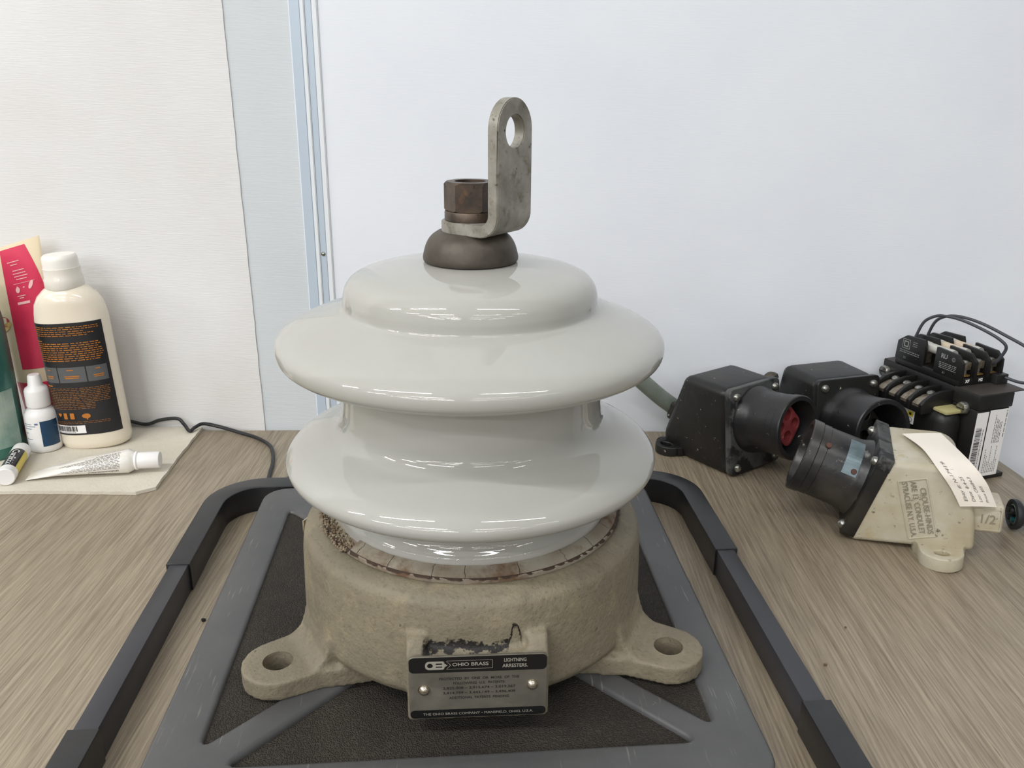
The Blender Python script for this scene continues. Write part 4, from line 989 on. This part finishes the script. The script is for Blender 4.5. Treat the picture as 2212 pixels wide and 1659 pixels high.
# fuse block: base, barrier plates at both ends of each pole, fuses between
fb = obj('fuse_block', box(0.0, 0.0515, 0.0270, 0.1110, TH_ + 0.0004, 0.0985, 0.0010), M_BAKE, tf_)
US = [0.0015, 0.0180, 0.0345, 0.0505]
far = [(0.0735, 0.096), (0.0735, 0.1185), (0.0755, 0.1238), (0.1000, 0.1226), (0.1105, 0.1150), (0.1115, 0.096)]
near = [(0.0600, 0.096), (0.0600, 0.1218), (0.0340, 0.1208), (0.0262, 0.1140), (0.0252, 0.096)]
for u_ in US:
    obj('barrier_plate', prism(far, u_ - 0.0016, u_ + 0.0016, 'X', bev=0.0004), M_BAKE, fb)
    obj('barrier_plate', prism(near, u_ - 0.0016, u_ + 0.0016, 'X', bev=0.0004), M_BAKE, fb)
for k, (a_, c_) in enumerate(zip(US, US[1:])):
    mid = (a_ + c_) / 2
    fu = obj('fuse', lathe([(0, -0.0145), (0.0048, -0.0145), (0.0048, 0.0145), (0, 0.0145)], 20, frame_M((mid, 0.0665, 0.1155), (1, 0, 0), (0, 1, 0))), M_SILV if k == 0 else M_CERAM, fb)
    for s_ in (-1, 1):
        obj('ferrule', lathe([(0, -0.0045), (0.0051, -0.0045), (0.0053, 0), (0.0051, 0.0045), (0, 0.0045)], 20, frame_M((mid, 0.0665 + s_ * 0.0150, 0.1155), (1, 0, 0), (0, 1, 0))), M_SILV, fu)
        y_ = 0.0665 + s_ * 0.0155
        obj('fuse_clip', box(mid - 0.0058, mid + 0.0058, y_ - 0.0035, y_ + 0.0035, 0.097, 0.1125, 0.0006), M_TIN, fb)
    obj('contact_strip', box(mid - 0.0045, mid + 0.0045, 0.0285, 0.0420, 0.0995, 0.1010, 0.0003), M_BRASS, fb)
    obj('wire_clamp', box(mid - 0.0055, mid + 0.0055, 0.0300, 0.0370, 0.1055, 0.1130, 0.0006, M=Matrix.Translation((0, 0, 0))), M_TIN, fb)
    obj('clamp_screw', lathe([(0, 0.002), (0.0024, 0.0016), (0.0034, 0.0006), (0.0034, -0.012), (0, -0.012)], 16, Matrix.Translation((mid, 0.0335, 0.1130))), M_SCREW, fb)
# plate print
fp = plane_fn((US[0] - 0.0016, 0, 0), (0, -1, 0), (0, 0, 1), 0.0002)
f = Flat(); cx, cy = -0.0985, 0.1140
for r0, r1 in ((0.0050, 0.0044), (0.0031, 0.0019)):
    o_, i_ = [(cx - r0, cy - r0), (cx + r0, cy - r0), (cx + r0, cy + r0), (cx - r0, cy + r0)], [(cx - r1, cy - r1), (cx + r1, cy - r1), (cx + r1, cy + r1), (cx - r1, cy + r1)]
    for i in range(4): f.poly([o_[i], o_[(i + 1) % 4], i_[(i + 1) % 4], i_[i]], fp)
f.text('RU', 0.0062, -0.0490, 0.1150, fp, 'CENTER', bold=0.0002)
f.text('\u00a9', 0.0058, -0.0375, 0.1145, fp, 'CENTER')
f.text('X2', 0.0030, -0.0985, 0.0995, fp, 'CENTER'); f.text('X1', 0.0030, -0.0470, 0.0990, fp, 'CENTER')
for y in (0.1068, 0.1048): f.scribble(-0.1060, -0.0800, y, 0.0009, fp, rnd)
for y in (0.1180, 0.1160, 0.1140): f.scribble(-0.0900, -0.0840, y, 0.0008, fp, rnd)
for y in (0.1085, 0.1068, 0.1051, 0.1034): f.scribble(-0.0540, -0.0330, y, 0.0009, fp, rnd)
f.build('moulded_marking', M_PRINT, fb)
ff = plane_fn((0, 0.0268, 0), (1, 0, 0), (0, 0, 1), 0.0003)
f = Flat()
for k, s in enumerate(('XF', 'H2', 'H1')): f.text(s, 0.0042, (US[k] + US[k + 1]) / 2, 0.0955, ff, 'CENTER', bold=0.0002)
f.build('terminal_marks', M_WHITE, fb)
obj('wire', tube([(0.0095, 0.100, 0.112), (0.0110, 0.0985, 0.1225), (0.013, 0.0935, 0.1375), (0.017, 0.0840, 0.1455), (0.020, 0.0740, 0.1475), (0.026, 0.0600, 0.1465), (0.034, 0.0400, 0.1410), (0.041, 0.0250, 0.1340), (0.0445, 0.0210, 0.1265), (0.0425, 0.0270, 0.1120), (0.0425, 0.0320, 0.1080)], 0.0015, 10), M_WIRE, tf_)
obj('wire', tube([(0.0262, 0.100, 0.112), (0.0265, 0.0985, 0.1225), (0.0275, 0.0930, 0.1370), (0.030, 0.0830, 0.1445), (0.034, 0.0700, 0.1470), (0.040, 0.0500, 0.1450), (0.047, 0.0250, 0.1380), (0.053, 0.0020, 0.1300), (0.058, -0.0110, 0.1180), (0.060, -0.0100, 0.1020), (0.056, 0.0060, 0.0960), (0.050, 0.0220, 0.0975), (0.045, 0.0320, 0.1000)], 0.0015, 10), M_WIRE, tf_)

# ------------------------------------------------------------------ crumbs on the table
def grit(x, y, s, m_, label, name):
    b = bmesh.new(); bmesh.ops.create_icosphere(b, subdivisions=1, radius=s); rn = random.Random(int(x * 1e5))
    for v in b.verts: v.co = Vector((v.co.x * rn.uniform(0.6, 1.1), v.co.y * rn.uniform(0.6, 1.1), v.co.z * rn.uniform(0.4, 0.9)))
    lo = min(v.co.z for v in b.verts)
    for v in b.verts: v.co.z -= lo
    o = obj(name, b, m_, smooth=0); o.location = (x, y, 0.0); tag(o, label, 'crumb')
grit(-0.2174, 0.5167, 0.0022, M_CHIP, 'black chip of grit on the table between rail and platform', 'grit_chip')
grit(0.2089, 0.4728, 0.0014, M_CRUMB, 'small brown crumb on the table, nearest to the right rail', 'crumb')
grit(0.2374, 0.5146, 0.0011, M_CRUMB, 'tiny brown speck on the table farther back than the other crumbs', 'crumb')
